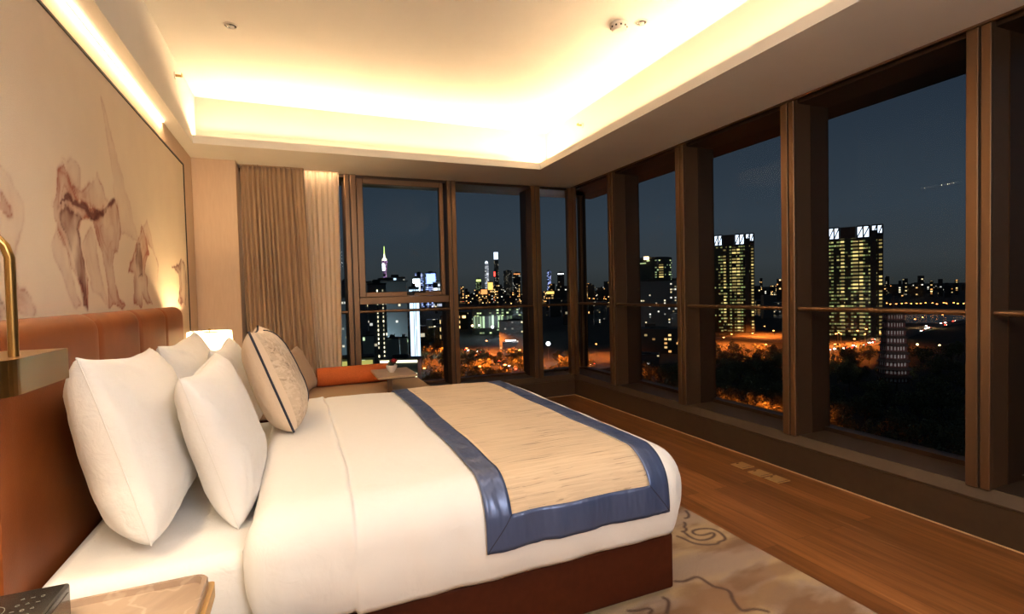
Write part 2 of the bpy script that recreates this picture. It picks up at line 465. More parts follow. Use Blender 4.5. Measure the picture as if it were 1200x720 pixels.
# window bays: frame at the glass line, pane, guard rail
def bay(n, axis, a0, a1, label, sash=False, rail=True, ext=.052):
    root = thing('window_%d' % n, label, 'window', ((RW + .3, (a0 + a1) / 2, 0) if axis == 'y' else ((a0 + a1) / 2, BW + .3, 0)), kind='structure')
    base = RW if axis == 'y' else BW
    def bb(bm, p0, p1, d0, d1, z0, z1, bev=0.0):
        if axis == 'y': box(bm, base + d0, base + d1, p0, p1, z0, z1, bev, 1)
        else: box(bm, p0, p1, base + d0, base + d1, z0, z1, bev, 1)
    bm = B()
    s0, s1 = a0 - .052, a1 + ext
    bb(bm, s0, a0 + .002, .176, .36, .2, ZS + .02); bb(bm, a1 - .002 if ext < .1 else s1 - .03, s1, .176 if ext < .1 else .33, .36, .2, ZS + .02)
    bb(bm, s0, s1, .30, .36, .235, .30); bb(bm, s0, s1, .05, .36, 2.625, ZS + .02)
    obj('frame', bm, MT['frame_dark'], root)
    bm = B(); bb(bm, s0 + .01, s1 - .01, .338, .350, .28, 2.64)
    obj('glass_pane', bm, MT['glass'], root)
    if rail:
        bm = B()
        tube(bm, [(base + .05, a0 - .001, 1.178), (base + .05, a1 + .001, 1.178)] if axis == 'y' else [(a0 - .001, base + .05, 1.166), (a1 + .001, base + .05, 1.166)], 0.0165, 12)
        obj('guard_rail', bm, MT['bronze'], root, True)
    if sash:
        bm = B()
        bb(bm, a0, a1, .03, .165, 1.245, 1.325, .004)                       # transom
        obj('transom', bm, MT['bronze'], root)
        bm = B()
        z0, z1 = 1.326, 2.628
        bb(bm, a0 + .006, a0 + .075, .055, .135, z0, z1, .004); bb(bm, a1 - .078, a1 - .032, .055, .135, z0, z1, .004)
        bb(bm, a0 + .075, a1 - .078, .055, .135, z0, z0 + .052, .004); bb(bm, a0 + .075, a1 - .078, .055, .135, z1 - .06, z1, .004)
        sf = obj('sash_frame', bm, MT['bronze'], root)
        bm = B(); bb(bm, a0 + .07, a1 - .072, .100, .108, z0 + .05, z1 - .055)
        obj('sash_pane', bm, MT['glass'], sf)
        bm = B()
        cx = a0 + .62 * (a1 - a0) - .05
        bb(bm, cx - .05, cx + .03, .040, .056, z0 + .01, z0 + .045, .003); bb(bm, cx + .0, cx + .16, .022, .040, z0 + .038, z0 + .058, .004)
        obj('sash_handle', bm, MT['black'], sf)
    return root
bay(1, 'x', -0.5, 0.480, 'narrow dark window strip beside the sheer curtain')
bay(2, 'x', 0.602, 1.608, 'back window with an opening sash over a transom', sash=True)
bay(3, 'x', 1.714, 2.679, 'back window looking on the two tallest towers')
bay(4, 'x', 2.799, 3.194, 'narrow back window next to the room corner', ext=.36)
bay(5, 'y', 4.941, 5.664, 'narrow long-wall window next to the room corner', ext=.41)
bay(6, 'y', 3.809, 4.833, 'long-wall window looking on the round-fronted building')
bay(7, 'y', 2.688, 3.701, 'long-wall window looking on the left twin tower')
bay(8, 'y', 1.576, 2.580, 'long-wall window looking on the pagoda')
bay(9, 'y', 0.454, 1.468, 'black long-wall window at the edge of view')
bay(10, 'y', -.666, .346, 'long-wall window beside the camera')

# ceiling fittings
def downlight(name, loc, label, r=.045):
    t = thing(name, label, 'downlight', loc)
    x, y, z = loc
    bm = B(); lathe(bm, [(r, 0), (r, -.004), (r * .82, -.006), (r * .78, -.001)], loc, 24, False); obj('ring', bm, MT['white_plastic'], t, True)
    bm = B(); lathe(bm, [(r * .78, -.001), (r * .3, -.0035), (0, -.0035)], loc, 24, False); obj('baffle', bm, MT['black'], t, True)
    bm = B(); lathe(bm, [(r * .34, -.004), (r * .30, -.012), (r * .1, -.015)], (x + .008, y, z), 16); obj('lens', bm, MT['white_plastic'], t, True)
    return t
downlight('ceiling_speaker', (-.347, 3.735, ZC), 'small round dark-centred ceiling fitting on the bed side of the tray')['category'] = 'ceiling fitting'
downlight('ceiling_fitting', (2.123, 2.80, ZC), 'small round ceiling fitting just right of the smoke detector')['category'] = 'ceiling fitting'
t = thing('smoke_detector', 'white round smoke detector under the tray ceiling', 'smoke detector', (2.0, 2.87, ZC))
bm = B(); lathe(bm, [(.058, 0), (.058, -.012), (.054, -.016)], (2.0, 2.87, ZC), 28); obj('base', bm, MT['white_plastic'], t, True)
bm = B(); lathe(bm, [(.050, -.0165), (.050, -.030), (.040, -.046), (.015, -.050)], (2.0, 2.87, ZC), 28); obj('dome', bm, MT['white_plastic'], t, True)
bm = B()
for k in range(10):
    a = 2 * PI * k / 10
    tube(bm, [(2.0 + .0505 * math.cos(a), 2.87 + .0505 * math.sin(a), ZC - .020), (2.0 + .0505 * math.cos(a), 2.87 + .0505 * math.sin(a), ZC - .029)], .006, 6)
obj('vent_slots', bm, MT['black'], t)
def sprinkler(loc, d, label):
    t = thing('sidewall_sprinkler', label, 'sprinkler', loc)
    x, y, z = loc
    bm = B(); tube(bm, [loc, (x + d * .006, y, z)], .026, 20); obj('escutcheon', bm, MT['white_plastic'], t, True)
    bm = B(); tube(bm, [(x + d * .006, y, z), (x + d * .045, y, z)], .009, 10); box(bm, min(x + d * .045, x + d * .049), max(x + d * .045, x + d * .049), y - .018, y + .018, z - .002, z + .016)
    obj('nozzle', bm, MT['brass_in'], t)
sprinkler((TX0 + .0005, 4.36, 2.965), 1, 'small sidewall sprinkler on the tray face above the headboard wall')
sprinkler((2.5895, 4.36, 2.945), -1, 'small sidewall sprinkler on the cove face on the window side')

# cove lighting strips (in the troughs) and the corner profile that washes the wall over the artwork
WARM = (1.0, 0.665, 0.36)
MT['led'] = emit('warm_led', (1.0, 0.72, 0.38), 3.0)
def area(name, loc, sx, sy, power, col, rot=(0, 0, 0), spread=PI):
    l = bpy.data.lights.new(name, 'AREA'); l.shape = 'RECTANGLE'; l.size = sx; l.size_y = sy; l.energy = power; l.color = col; l.spread = spread
    o = bpy.data.objects.new(name, l); COL.objects.link(o); o.location = loc; o.rotation_euler = rot
    return o
bm = B(); box(bm, 2.492, 2.508, TY0, 5.06, ZS + .0205, ZS + .050)
tag(obj('led_strip', bm, MT['led']), 'warm LED strip hidden in the cove along the windows', 'LED strip')
bm = B(); box(bm, TX0 + .05, 2.49, 5.038, 5.054, ZS + .0205, ZS + .050)
tag(obj('led_strip', bm, MT['led']), 'warm LED strip hidden in the cove over the back windows', 'LED strip')
area('cove_light_windows', (2.500, (TY0 + 5.06) / 2, ZS + .055), .02, 5.06 - TY0, COVE_R, WARM, (PI, math.radians(COVE_T), 0))
area('cove_light_back', ((TX0 + 2.49) / 2, 5.046, ZS + .055), 2.49 - TX0, .02, COVE_B, WARM, (PI - math.radians(COVE_T), 0, 0))
bm = B(); box(bm, LW + .0005, LW + .012, FWY + .1, 4.42, ZS - .011, ZS - .0005)
MT['led_line'] = emit('warm_led_line', (1.0, 0.82, 0.52), 5.0)
area('wall_wash_light', (LW + .02, (FWY + .1 + 4.42) / 2, ZS - .016), .012, 4.42 - FWY - .1, WASH, (1.0, .70, .38), (0, math.radians(-12), 0))
tag(obj('led_profile', bm, MT['led_line']), 'bright LED line in the corner above the ink artwork', 'LED strip')
# ================================================================== bed
BY0, BY1, BX1 = 1.76, 3.70, 1.46
def Mt(x): return MT[x]
# --- headboard
t = thing('headboard', 'tall cognac leather headboard with vertical seams and rolled top', 'headboard', (-.8, 2.9, 0))
seams = [1.745, 2.508, 3.072, 3.612, 4.10]
for i in range(4):
    y0, y1 = seams[i] + .001, seams[i + 1] - .001
    prof = []
    for k in range(11):                       # rolled top
        a = PI * k / 10
        prof.append((-.795 + .057 * math.cos(a), 1.235 + .068 * math.sin(a)))
    prof = [(-.742, .02), (-.741, .5), (-.738, .9), (-.738, 1.15)] + prof + [(-.852, 1.15), (-.852, .02)]
    n = 22; P = []
    bm = B(); rings = []
    for j in range(n + 1):
        f = j / n; y = y0 + (y1 - y0) * f
        e = min(f, 1 - f) * (y1 - y0)
        puff = .006 * (1 - math.exp(-e / .008)) - .006
        ring = []
        for (x, z) in prof:
            front = sm(-.845, -.80, x)
            ring.append(bm.verts.new((x + puff * front + .002 * nz(y * 5, z * 5, i) * front, y, z + puff * sm(1.22, 1.30, z) * .9)))
        rings.append(ring)
    m_ = len(prof)
    for j in range(n):
        for k in range(m_):
            bm.faces.new((rings[j][k], rings[j][(k + 1) % m_], rings[j + 1][(k + 1) % m_], rings[j + 1][k]))
    bm.faces.new(rings[0]); bm.faces.new(rings[-1][::-1])
    bmesh.ops.recalc_face_normals(bm, faces=bm.faces)
    obj('leather_panel', bm, MT['leather'], t, True)
bm = B(); box(bm, -.852, -.79, 1.715, 1.744, .02, 1.27, .004); o = obj('side_trim', bm, MT['brass'], t)
o['label'] = 'narrow brass edge strip'

# --- bed body
t = thing('bed', 'large bed with a dark cognac leather base and white fitted sheet', 'bed', (.35, 2.73, 0))
bm = B(); box(bm, -.735, BX1, BY0, BY1, .045, .285, .012, 3); obj('bed_base', bm, MT['leather_base'], t, True)
bm = B(); box(bm, -.66, BX1 - .08, BY0 + .08, BY1 - .08, 0.0128, .044); obj('plinth', bm, MT['blackmat'], t)
bm = B(); box(bm, -.725, BX1 - .05, BY0 + .03, BY1 - .03, .287, .548, .05, 5); o = obj('mattress', bm, MT['linen'], t, True)
o['label'] = 'mattress under a white fitted sheet'

# --- duvet: a cloth laid over a rounded box, skirted on all four sides
X0, XI1, YI0, YI1, RH, RV = -.080, 1.375, 1.845, 3.575, .155, .16
ZT = .672
def crown(x, y):
    e = min(y - YI0, YI1 - y, XI1 - x)
    return 0.006 * sm(0, .5, e) + .010 * nz(x * 2.1, y * 2.1, 3.1) + .004 * nz(x * 6, y * 5, 9.1)
def fold_step(x, y):
    xs = .148 - .02 * (y - 1.8) / 1.8 + .012 * nz(y * 3, 0, 5)
    return   .009 * (1 - sm(xs - .004, xs + .004, x)) + .003 * math.exp(-((x - xs + .012) / .010) ** 2) - .003 * math.exp(-((x - xs - .010) / .008) ** 2)
def skirt(px, py, nx, ny, s, drop, head):
    """point s (0..1) down the side from inner point (px,py) going out along (nx,ny)"""
    rh = RH * (1 - head) + .085 * head
    rv = RV * (1 - head) + .070 * head
    ztop = ZT + crown(px, py) + fold_step(px, py)
    if s < .55:
        a = s / .55 * PI / 2
        h = rh * math.sin(a); z = ztop - rv * (1 - math.cos(a))
    else:
        q = (s - .55) / .45
        h = rh * (1 + .04 * math.sin(q * PI) * (1 - head)) - .034 * q * q * (1 - head) - .03 * q * head
        z = ztop - rv - (drop - rv) * q
    x, y = px + nx * h, py + ny * h
    al = px * (1 - abs(nx)) + py * (1 - abs(ny)) + 3 * (nx if abs(nx) * abs(ny) > .01 else 0)
    wv = .009 * nz(al * 7.0, z * 2.2, 1.7) + .005 * nz(al * 15, z * 5, 4.4)
    wv *= sm(.15, .6, s) * (1 - .5 * head)
    # diagonal drape creases
    wv += .006 * sm(.2, .6, s) * (1 - head) * nz((al + z * 1.5) * 4.5, (al - z) * 1.2, 7.7)
    x, y = x + nx * wv, y + ny * wv
    if nx < -.001 and 1.755 < y < 3.705: z = max(z, .568)
    return Vector((x, y, z))
def duvet_drop(ang_head): return .366 * (1 - ang_head) + .098 * ang_head
nxs, nys = 64, 76
bm = B()
xs = sorted([X0 + (XI1 - X0) * i / 63 for i in range(64)] + [.105 + .004 * i for i in range(19)]); nxs = len(xs) - 1
ys = [YI0 + (YI1 - YI0) * j / nys for j in range(nys + 1)]
# extra columns close to the folded edge
V = {}
for i, x in enumerate(xs):
    for j, y in enumerate(ys):
        V[i, j] = bm.verts.new((x, y, ZT + crown(x, y) + fold_step(x, y)))
for i in range(nxs):
    for j in range(nys):
        bm.faces.new((V[i, j], V[i + 1, j], V[i + 1, j + 1], V[i, j + 1]))
loop = []   # (inner vertex key, normal, head weight)
NA = 10
for i in range(nxs + 1): loop.append(((i, 0), (0, -1), 0.0))
for k in range(1, NA): a = -PI / 2 + PI / 2 * k / NA; loop.append(((nxs, 0), (math.cos(a), math.sin(a)), 0.0))
for j in range(nys + 1): loop.append(((nxs, j), (1, 0), 0.0))
for k in range(1, NA): a = PI / 2 * k / NA; loop.append(((nxs, nys), (math.cos(a), math.sin(a)), 0.0))
for i in range(nxs, -1, -1): loop.append(((i, nys), (0, 1), 0.0))
for k in range(1, NA): a = PI / 2 + PI / 2 * k / NA; loop.append(((0, nys), (math.cos(a), math.sin(a)), sm(.35, 1, k / NA)))
for j in range(nys, -1, -1): loop.append(((0, j), (-1, 0), 1.0))
for k in range(1, NA): a = PI + PI / 2 * k / NA; loop.append(((0, 0), (math.cos(a), math.sin(a)), 1 - sm(0, .65, k / NA)))
NS = 22
prev = None; first = None
for key, n_, hd in loop:
    p = V[key].co
    col = [V[key]] + [bm.verts.new(skirt(p.x, p.y, n_[0], n_[1], s / NS, duvet_drop(hd), hd)) for s in range(1, NS + 1)]
    if prev is not None:
        for s in range(NS):
            q = [prev[s], prev[s + 1], col[s + 1], col[s]]
            u = []
            for v in q:
                if v not in u: u.append(v)
            if len(u) > 2: bm.faces.new(u)
    else: first = col
    prev = col
col = first
for s in range(NS):
    q = [prev[s], prev[s + 1], col[s + 1], col[s]]; u = []
    for v in q:
        if v not in u: u.append(v)
    if len(u) > 2: bm.faces.new(u)
bmesh.ops.recalc_face_normals(bm, faces=bm.faces)
dv = obj('duvet', bm, MT['duvet'], None, 'all')
tag(dv, 'white cotton duvet covering the bed and hanging over its sides', 'duvet')
so = dv.modifiers.new('thickness', 'SOLIDIFY'); so.thickness = .014; so.offset = -1

# --- bed runner lying across the duvet, hanging down both sides
RX0, RX1 = .578, 1.372
def run_pt(x, arc, off=.008):
    """arc along y: 0..1 near hanging side, 1..2 top, 2..3 far hanging side"""
    def dpt(x, arc):
        if arc <= 1: s = (1 - arc) * SN; return skirt(x, YI0, 0, -1, s, duvet_drop(0), 0)
        if arc >= 2: s = (arc - 2) * SN; return skirt(x, YI1, 0, 1, s, duvet_drop(0), 0)
        y = YI0 + (YI1 - YI0) * (arc - 1); return Vector((x, y, ZT + crown(x, y) + fold_step(x, y)))
    p = dpt(x, arc); a = dpt(x + .01, arc); b = dpt(x, min(3, arc + .02)) - dpt(x, max(0, arc - .02))
    n = (a - p).cross(b)
    n = n.normalized() if n.length > 1e-9 else Vector((0, 0, 1))
    if arc < 1: off += (1 - arc) * (.0045 + .0045 * nz(x * 26, arc * 1.5, 6.6) + .003 * nz(x * 60, arc, 2.2))
    return p + n * off
SN = .72
def hem(x): return .006 * nz(x * 6, 0, 2)
A0, A1, A2 = 22, 60, 22
arcs = [i / A0 for i in range(A0)] + [1 + i / A1 for i in range(A1)] + [2 + i / A2 for i in range(A2 + 1)]
def arclen(arc):
    if arc <= 1: return -(1 - arc) * .40
    if arc >= 2: return (YI1 - YI0) + (arc - 2) * .40
    return (arc - 1) * (YI1 - YI0)
BWD = .098
nxr = 40
fx = [RX0 + BWD * i / 8 for i in range(8)] + [RX0 + BWD + (RX1 - RX0 - 2 * BWD) * i / 32 for i in range(32)] + [RX1 - BWD + BWD * i / 8 for i in range(9)]
# the border's end bands start where the cloth has hung about 10 cm from its hem
amin = .36; amax = 3 - .36
arcs = sorted(set(arcs + [amin, amax]))
t = thing('bed_runner', 'beige woven bed runner with a blue satin border', 'bed runner', (0.97, 2.7, .6))
bmI, bmB = B(), B()
def quad(bm, cache, pts):
    vs = []
    for key in pts:
        if key not in cache: cache[key] = bm.verts.new(run_pt(fx[key[0]], arcs[key[1]]))
        vs.append(cache[key])
    bm.faces.new(vs)
cI, cB = {}, {}
for i in range(len(fx) - 1):
    for j in range(len(arcs) - 1):
        xm, am = (fx[i] + fx[i + 1]) / 2, (arcs[j] + arcs[j + 1]) / 2
        inner = RX0 + BWD < xm < RX1 - BWD and amin < am < amax
        quad(bmI if inner else bmB, cI if inner else cB, [(i, j), (i + 1, j), (i + 1, j + 1), (i, j + 1)])
for b_, nm, mt in ((bmI, 'woven_panel', 'runner'), (bmB, 'satin_border', 'satin')):
    bmesh.ops.recalc_face_normals(b_, faces=b_.faces)
    o = obj(nm, b_, MT[mt], t, 'all')
    if nm == 'satin_border': o['label'] = 'blue satin border with mitred corners'
    s_ = o.modifiers.new('thickness', 'SOLIDIFY'); s_.thickness = .005; s_.offset = 1
for (xa, xb, aa, ab) in ((RX0 + .004, RX0 + BWD, .02, amin), (RX1 - .004, RX1 - BWD, .02, amin), (RX0 + .004, RX0 + BWD, 2.98, amax), (RX1 - .004, RX1 - BWD, 2.98, amax)):
    bm = B(); tube(bm, [run_pt(xa + (xb - xa) * k / 8, aa + (ab - aa) * k / 8, .0135) for k in range(9)], .0016, 5)
    obj('mitre_seam', bm, MT['piping_blue'], t)

# --- pillows
def pillow_pts(W, H, T, seed, fr=1.0, bk=1.0, n=44, pull=.07, sag=.12, wr=1.0, corner=1.0, top=1.35):
    """returns front and back grids in local coordinates: x width, y height, z front"""
    F, Bk = [], []
    for i in range(n + 1):
        rf, rb = [], []
        u = -math.cos(PI * i / n) * .55 + (2 * i / n - 1) * .45
        for j in range(n + 1):
            v = -math.cos(PI * j / n) * .55 + (2 * j / n - 1) * .45
            cu, cv = (1 - v * v), (1 - u * u)
            x = W / 2 * u * (1 - pull * .45 * cu * u * u)
            y = H / 2 * v * (1 - pull * cv * v * v * (top if v > 0 else .6))
            prof = (max(0, 1 - u ** 4) * max(0, 1 - v ** 4)) ** .42 * (.78 + .22 * math.sqrt(max(0, (1 - u * u) * (1 - v * v))))
            th = T / 2 * prof * (1 - sag * v)
            # creases running in from the corners
            w = 0
            for su in (-1, 1):
                for sv in (-1, 1):
                    dx, dy = u - su, v - sv
                    d = math.hypot(dx, dy); a = math.atan2(dy * sv, dx * su)
                    w += math.exp(-((d - .42) / .30) ** 2) * (nz(a * 5.5 + seed, d * 1.3, seed) + .5 * nz(a * 11, d * 2, seed + 3))
            w = .013 * wr * w * corner + .010 * wr * nz(x * 4 + seed, y * 6, seed) + .006 * wr * nz(x * 10 + y * 7, y * 12 - x * 8, seed + 7)
            env = min(1, prof * 1.6)
            bx, by = .010 * nz(y * 4, seed, 1) * abs(u), .012 * nz(x * 4, seed, 2) * abs(v)
            rf.append((x + bx, y + by, th * fr + w * env)); rb.append((x + bx, y + by, -th * bk + w * env * .5))
        F.append(rf); Bk.append(rb)
    return F, Bk

def frame(C, a, b):
    a = Vector(a).normalized(); b = Vector(b); b = (b - a * a.dot(b)).normalized(); n = a.cross(b)
    C = Vector(C)
    return lambda p: C + a * p[0] + b * p[1] + n * p[2]

def pillow_bm(F, Bk, T):
    n = len(F) - 1
    bm = B()
    vf = [[bm.verts.new(T(F[i][j])) for j in range(n + 1)] for i in range(n + 1)]
    vb = [[vf[i][j] if i in (0, n) or j in (0, n) else bm.verts.new(T(Bk[i][j])) for j in range(n + 1)] for i in range(n + 1)]
    for i in range(n):
        for j in range(n):
            bm.faces.new((vf[i][j], vf[i + 1][j], vf[i + 1][j + 1], vf[i][j + 1]))
            bm.faces.new((vb[i][j], vb[i][j + 1], vb[i + 1][j + 1], vb[i + 1][j]))
    return bm

def white_pillow(label, C, a, b, W, H, T, seed, **kw):
    Tf = frame(C, a, b)
    F, Bk = pillow_pts(W, H, T, seed, **kw)
    t = thing('pillow', label, 'pillow', C, 'white bed pillows')
    body = obj('pillowcase', pillow_bm(F, Bk, Tf), MT['linen'], t, 'all')
    n = len(F) - 1
    edge = [(0, j) for j in range(n)] + [(i, n) for i in range(n)] + [(n, j) for j in range(n, 0, -1)] + [(i, 0) for i in range(n, -1, -1)]
    bm = B(); tube(bm, [Tf(F[i][j]) for i, j in edge], .0024, 6)
    obj('hem_seam', bm, MT['seam'], t, True)
    return settle(t, .548)
white_pillow('large white pillow nearest the camera, leaning on the headboard', (-.545, 2.335, .856), (-.05, 1, -.06), (-.17, 0, .60), 1.0, .60, .31, 3.0, top=1.35, fr=.68)
white_pillow('white pillow at the front of the near pair, by the duvet edge', (-.298, 2.355, .832), (.0, 1, .02), (-.15, 0, .53), .76, .56, .24, 11.0, fr=.85, bk=.80)
white_pillow('white pillow against the headboard on the lamp side, behind the near pair', (-.590, 3.50, .842), (.02, 1, .03), (-.15, 0, .60), .84, .58, .22, 23.0)
white_pillow('white pillow mostly hidden behind the piped beige cushion', (-.365, 3.42, .838), (.0, 1, .02), (-.15, 0, .56), .78, .55, .17, 37.0)

# piped deco cushion
C, a_, b_ = (-.135, 2.93, .935), (.0, 1, 0), (-.17, .06, .475)
Wd, Hd, Td = .54, .52, .225
Tf = frame(C, a_, b_)
F, Bk = pillow_pts(Wd, Hd, Td, 51.0, wr=.55, pull=.06)
t = thing('cushion', 'beige square cushion with navy piping and a woven panel', 'cushion', C)
obj('cushion_cover', pillow_bm(F, Bk, Tf), MT['beige_satin'], t, 'all')
n = len(F) - 1
edge = [(0, j) for j in range(n)] + [(i, n) for i in range(n)] + [(n, j) for j in range(n, 0, -1)] + [(i, 0) for i in range(n, -1, -1)]
bm = B(); tube(bm, [Tf(F[i][j]) for i, j in edge], .0055, 7); obj('piping', bm, MT['piping_blue'], t, True)
bm = B(); cache = {}
i1 = int(n * .60)
def inpanel(i, j): return 1 <= i < i1 and 2 <= j < n - 2
for i in range(n):
    for j in range(n):
        if inpanel(i, j):
            vs = []
            for k in ((i, j), (i + 1, j), (i + 1, j + 1), (i, j + 1)):
                if k not in cache:
                    p = F[k[0]][k[1]]; cache[k] = bm.verts.new(Tf((p[0], p[1], p[2] + .0025)))
                vs.append(cache[k])
            bm.faces.new(vs)
o = obj('woven_panel', bm, MT['deco'], t, 'all'); o['label'] = 'woven panel with broken dark threads'
bm = B(); tube(bm, [Tf((F[i1][j][0], F[i1][j][1], F[i1][j][2] + .004)) for j in range(1, n)], .0045, 7); obj('panel_piping', bm, MT['piping_blue'], t, True)
settle(t, .694)
CARPET_LINES =  [[(1.897,2.202),(1.885,2.14),(1.897,2.097),(1.933,2.08),(1.984,2.083),(2.024,2.103),(2.032,2.128),(1.997,2.125),(1.955,2.126),(1.932,2.146),(1.932,2.176),(1.958,2.193),(2.013,2.187),(2.058,2.166),(2.069,2.12),(2.052,2.06),(2.027,2.035),(1.986,2.036),(1.961,2.021),(1.926,2.029),(1.889,2.043),(1.852,2.082),(1.844,2.141),(1.832,2.175)],[(2.09,2.403),(2.071,2.354),(2.038,2.325),(2.018,2.328)],[(1.977,2.288),(1.965,2.262),(1.935,2.245),(1.937,2.224),(1.915,2.204),(1.89,2.206)],[(1.534,1.842),(1.567,1.824),(1.605,1.827),(1.645,1.832),(1.658,1.816),(1.658,1.768),(1.661,1.734),(1.689,1.708),(1.698,1.678),(1.665,1.637),(1.647,1.598),(1.636,1.563),(1.649,1.552),(1.681,1.55),(1.708,1.536),(1.728,1.51)],[(1.406,1.764),(1.413,1.742),(1.394,1.715),(1.348,1.674)],[(1.215,1.752),(1.249,1.736),(1.302,1.734),(1.31,1.714),(1.286,1.703)]]
INK =  [([(2.602,1.903),(2.563,1.865),(2.519,1.778),(2.487,1.72),(2.497,1.679),(2.546,1.628),(2.595,1.554),(2.648,1.486),(2.718,1.426),(2.748,1.341),(2.787,1.319),(2.796,1.428),(2.77,1.514),(2.753,1.598),(2.72,1.648),(2.752,1.694),(2.841,1.734),(2.948,1.744),(3.107,1.803),(3.226,1.866),(3.147,1.834),(2.985,1.778),(2.877,1.784),(2.765,1.798),(2.693,1.852),(2.66,1.886)],0.3,0),([(2.604,1.924),(2.68,1.947),(2.756,1.934),(2.794,1.916),(2.786,1.855),(2.718,1.847),(2.637,1.902)],0.1,0),([(2.648,1.787),(2.699,1.797),(2.791,1.786),(2.905,1.772),(2.984,1.772),(3.091,1.813),(3.226,1.866),(3.204,1.844),(3.069,1.779),(2.98,1.739),(2.885,1.735),(2.8,1.75),(2.722,1.769),(2.671,1.771),(2.619,1.747),(2.535,1.723),(2.613,1.758)],0.48,1),([(2.916,1.739),(3.106,1.797),(3.226,1.86),(3.274,1.79),(3.291,1.714),(3.227,1.605),(3.167,1.587),(3.138,1.51),(3.164,1.436),(3.233,1.373),(3.306,1.32),(3.056,1.319),(3.073,1.434),(3.006,1.575),(2.937,1.662)],0.26,0),([(2.693,1.852),(2.813,1.844),(2.922,1.899),(2.993,1.958),(3.051,1.902),(3.08,1.859),(3.131,1.85),(2.985,1.782),(2.792,1.792)],0.18,0),([(2.554,1.697),(2.617,1.737),(2.705,1.74),(2.753,1.705),(2.708,1.657),(2.742,1.619),(2.76,1.545),(2.773,1.471),(2.769,1.395),(2.781,1.319),(2.733,1.33),(2.731,1.426),(2.676,1.508),(2.623,1.586),(2.583,1.652)],0.3,1),([(2.514,1.643),(2.463,1.571),(2.49,1.526),(2.539,1.471),(2.589,1.403),(2.654,1.332),(2.706,1.331),(2.666,1.425),(2.594,1.543),(2.554,1.599)],0.1,0),([(2.881,1.7),(2.767,1.6),(2.807,1.472),(2.854,1.384),(3.009,1.349),(3.056,1.319),(3.003,1.433),(2.942,1.582),(2.907,1.67)],0.1,0),([(3.089,2.341),(3.194,2.229),(3.308,2.107),(3.452,1.908),(3.616,1.713),(3.279,1.722),(3.236,1.893),(3.175,2.096)],0.07,0),([(3.701,1.792),(3.645,1.744),(3.56,1.69),(3.521,1.634),(3.426,1.575),(3.405,1.523),(3.503,1.519),(3.471,1.406),(3.472,1.323),(3.624,1.321),(3.654,1.408),(3.757,1.324),(3.863,1.317),(3.754,1.409),(3.767,1.484),(3.705,1.52),(3.752,1.597),(3.832,1.66),(3.822,1.707),(3.746,1.765)],0.3,0),([(3.829,1.851),(3.751,1.794),(3.793,1.742),(3.856,1.701),(3.993,1.628),(4.056,1.535),(4.006,1.482),(4.063,1.576),(3.945,1.679),(3.903,1.764)],0.13,0),([(3.575,1.692),(3.551,1.637),(3.552,1.548),(3.59,1.497),(3.669,1.5),(3.665,1.573),(3.661,1.646),(3.652,1.691)],0.32,1),([(4.782,1.683),(4.683,1.61),(4.469,1.587),(4.565,1.557),(4.668,1.538),(4.704,1.443),(4.634,1.37),(4.571,1.323),(4.881,1.307),(4.953,1.498),(4.918,1.623)],0.34,1),([(2.072,1.798),(2.126,1.797),(2.18,1.764),(2.242,1.697),(2.25,1.626),(2.217,1.543),(2.182,1.501),(2.095,1.495),(2.042,1.498)],0.06,0),([(2.175,1.431),(2.235,1.409),(2.281,1.377),(2.309,1.318),(2.076,1.31),(2.04,1.347),(2.136,1.346)],0.16,0),([(2.117,1.705),(2.171,1.677),(2.175,1.647),(2.152,1.636),(2.112,1.656)],0.22,0),([(2.058,1.391),(2.095,1.361),(2.125,1.308),(2.05,1.311)],0.35,1)]
# ================================================================== artwork behind the headboard
def pip(poly, X, Y):
    ins = np.zeros(X.shape, bool); n = len(poly)
    for i in range(n):
        (x0, y0), (x1, y1) = poly[i], poly[(i + 1) % n]
        c = ((y0 > Y) != (y1 > Y)) & (X < (x1 - x0) * (Y - y0) / ((y1 - y0) if y1 != y0 else 1e-9) + x0)
        ins ^= c
    return ins
def segd(poly, X, Y, closed=True):
    d = np.full(X.shape, 9.0); n = len(poly)
    for i in range(n if closed else n - 1):
        (x0, y0), (x1, y1) = poly[i], poly[(i + 1) % n]
        dx, dy = x1 - x0, y1 - y0; l2 = dx * dx + dy * dy + 1e-12
        t = np.clip(((X - x0) * dx + (Y - y0) * dy) / l2, 0, 1)
        d = np.minimum(d, np.hypot(X - x0 - t * dx, Y - y0 - t * dy))
    return d
def vnoise(X, Y, s, seed=0.0, octv=2):
    f = np.vectorize(lambda a, b: noise.fractal(Vector((a, b, seed)), 1.0, 2.0, octv))
    return f(X * s, Y * s)
def colour_grid(name, us, vs, to3, cols, mat, parent):
    nu, nv = len(us), len(vs)
    verts = [to3(u, v) for u in us for v in vs]
    faces = [(i * nv + j, (i + 1) * nv + j, (i + 1) * nv + j + 1, i * nv + j + 1) for i in range(nu - 1) for j in range(nv - 1)]
    me = bpy.data.meshes.new(name)
    off = world_loc(parent) if parent else Vector((0, 0, 0))
    me.from_pydata([tuple(Vector(p) - off) for p in verts], [], faces); me.update()
    at = me.color_attributes.new('Col', 'FLOAT_COLOR', 'POINT')
    c4 = np.ones((nu * nv, 4), np.float32); c4[:, :3] = cols.reshape(-1, 3)
    at.data.foreach_set('color', c4.ravel())
    me.materials.append(mat)
    o = bpy.data.objects.new(name, me); COL.objects.link(o)
    if parent: o.parent = parent
    return o
AY0, AY1, AZ0, AZ1 = .25, 5.025, .55, 2.482
t = thing('wall_art', 'large framed ink-wash mountain painting on the wall over the headboard', 'painting', (LW, 2.6, 1.5))
ys = np.concatenate([np.linspace(AY0 + .012, 1.72, 14), np.arange(1.73, AY1 - .0125, .0085)])
zs = np.concatenate([np.linspace(AZ0 + .012, 1.19, 8), np.arange(1.20, AZ1 - .0125, .0085)])
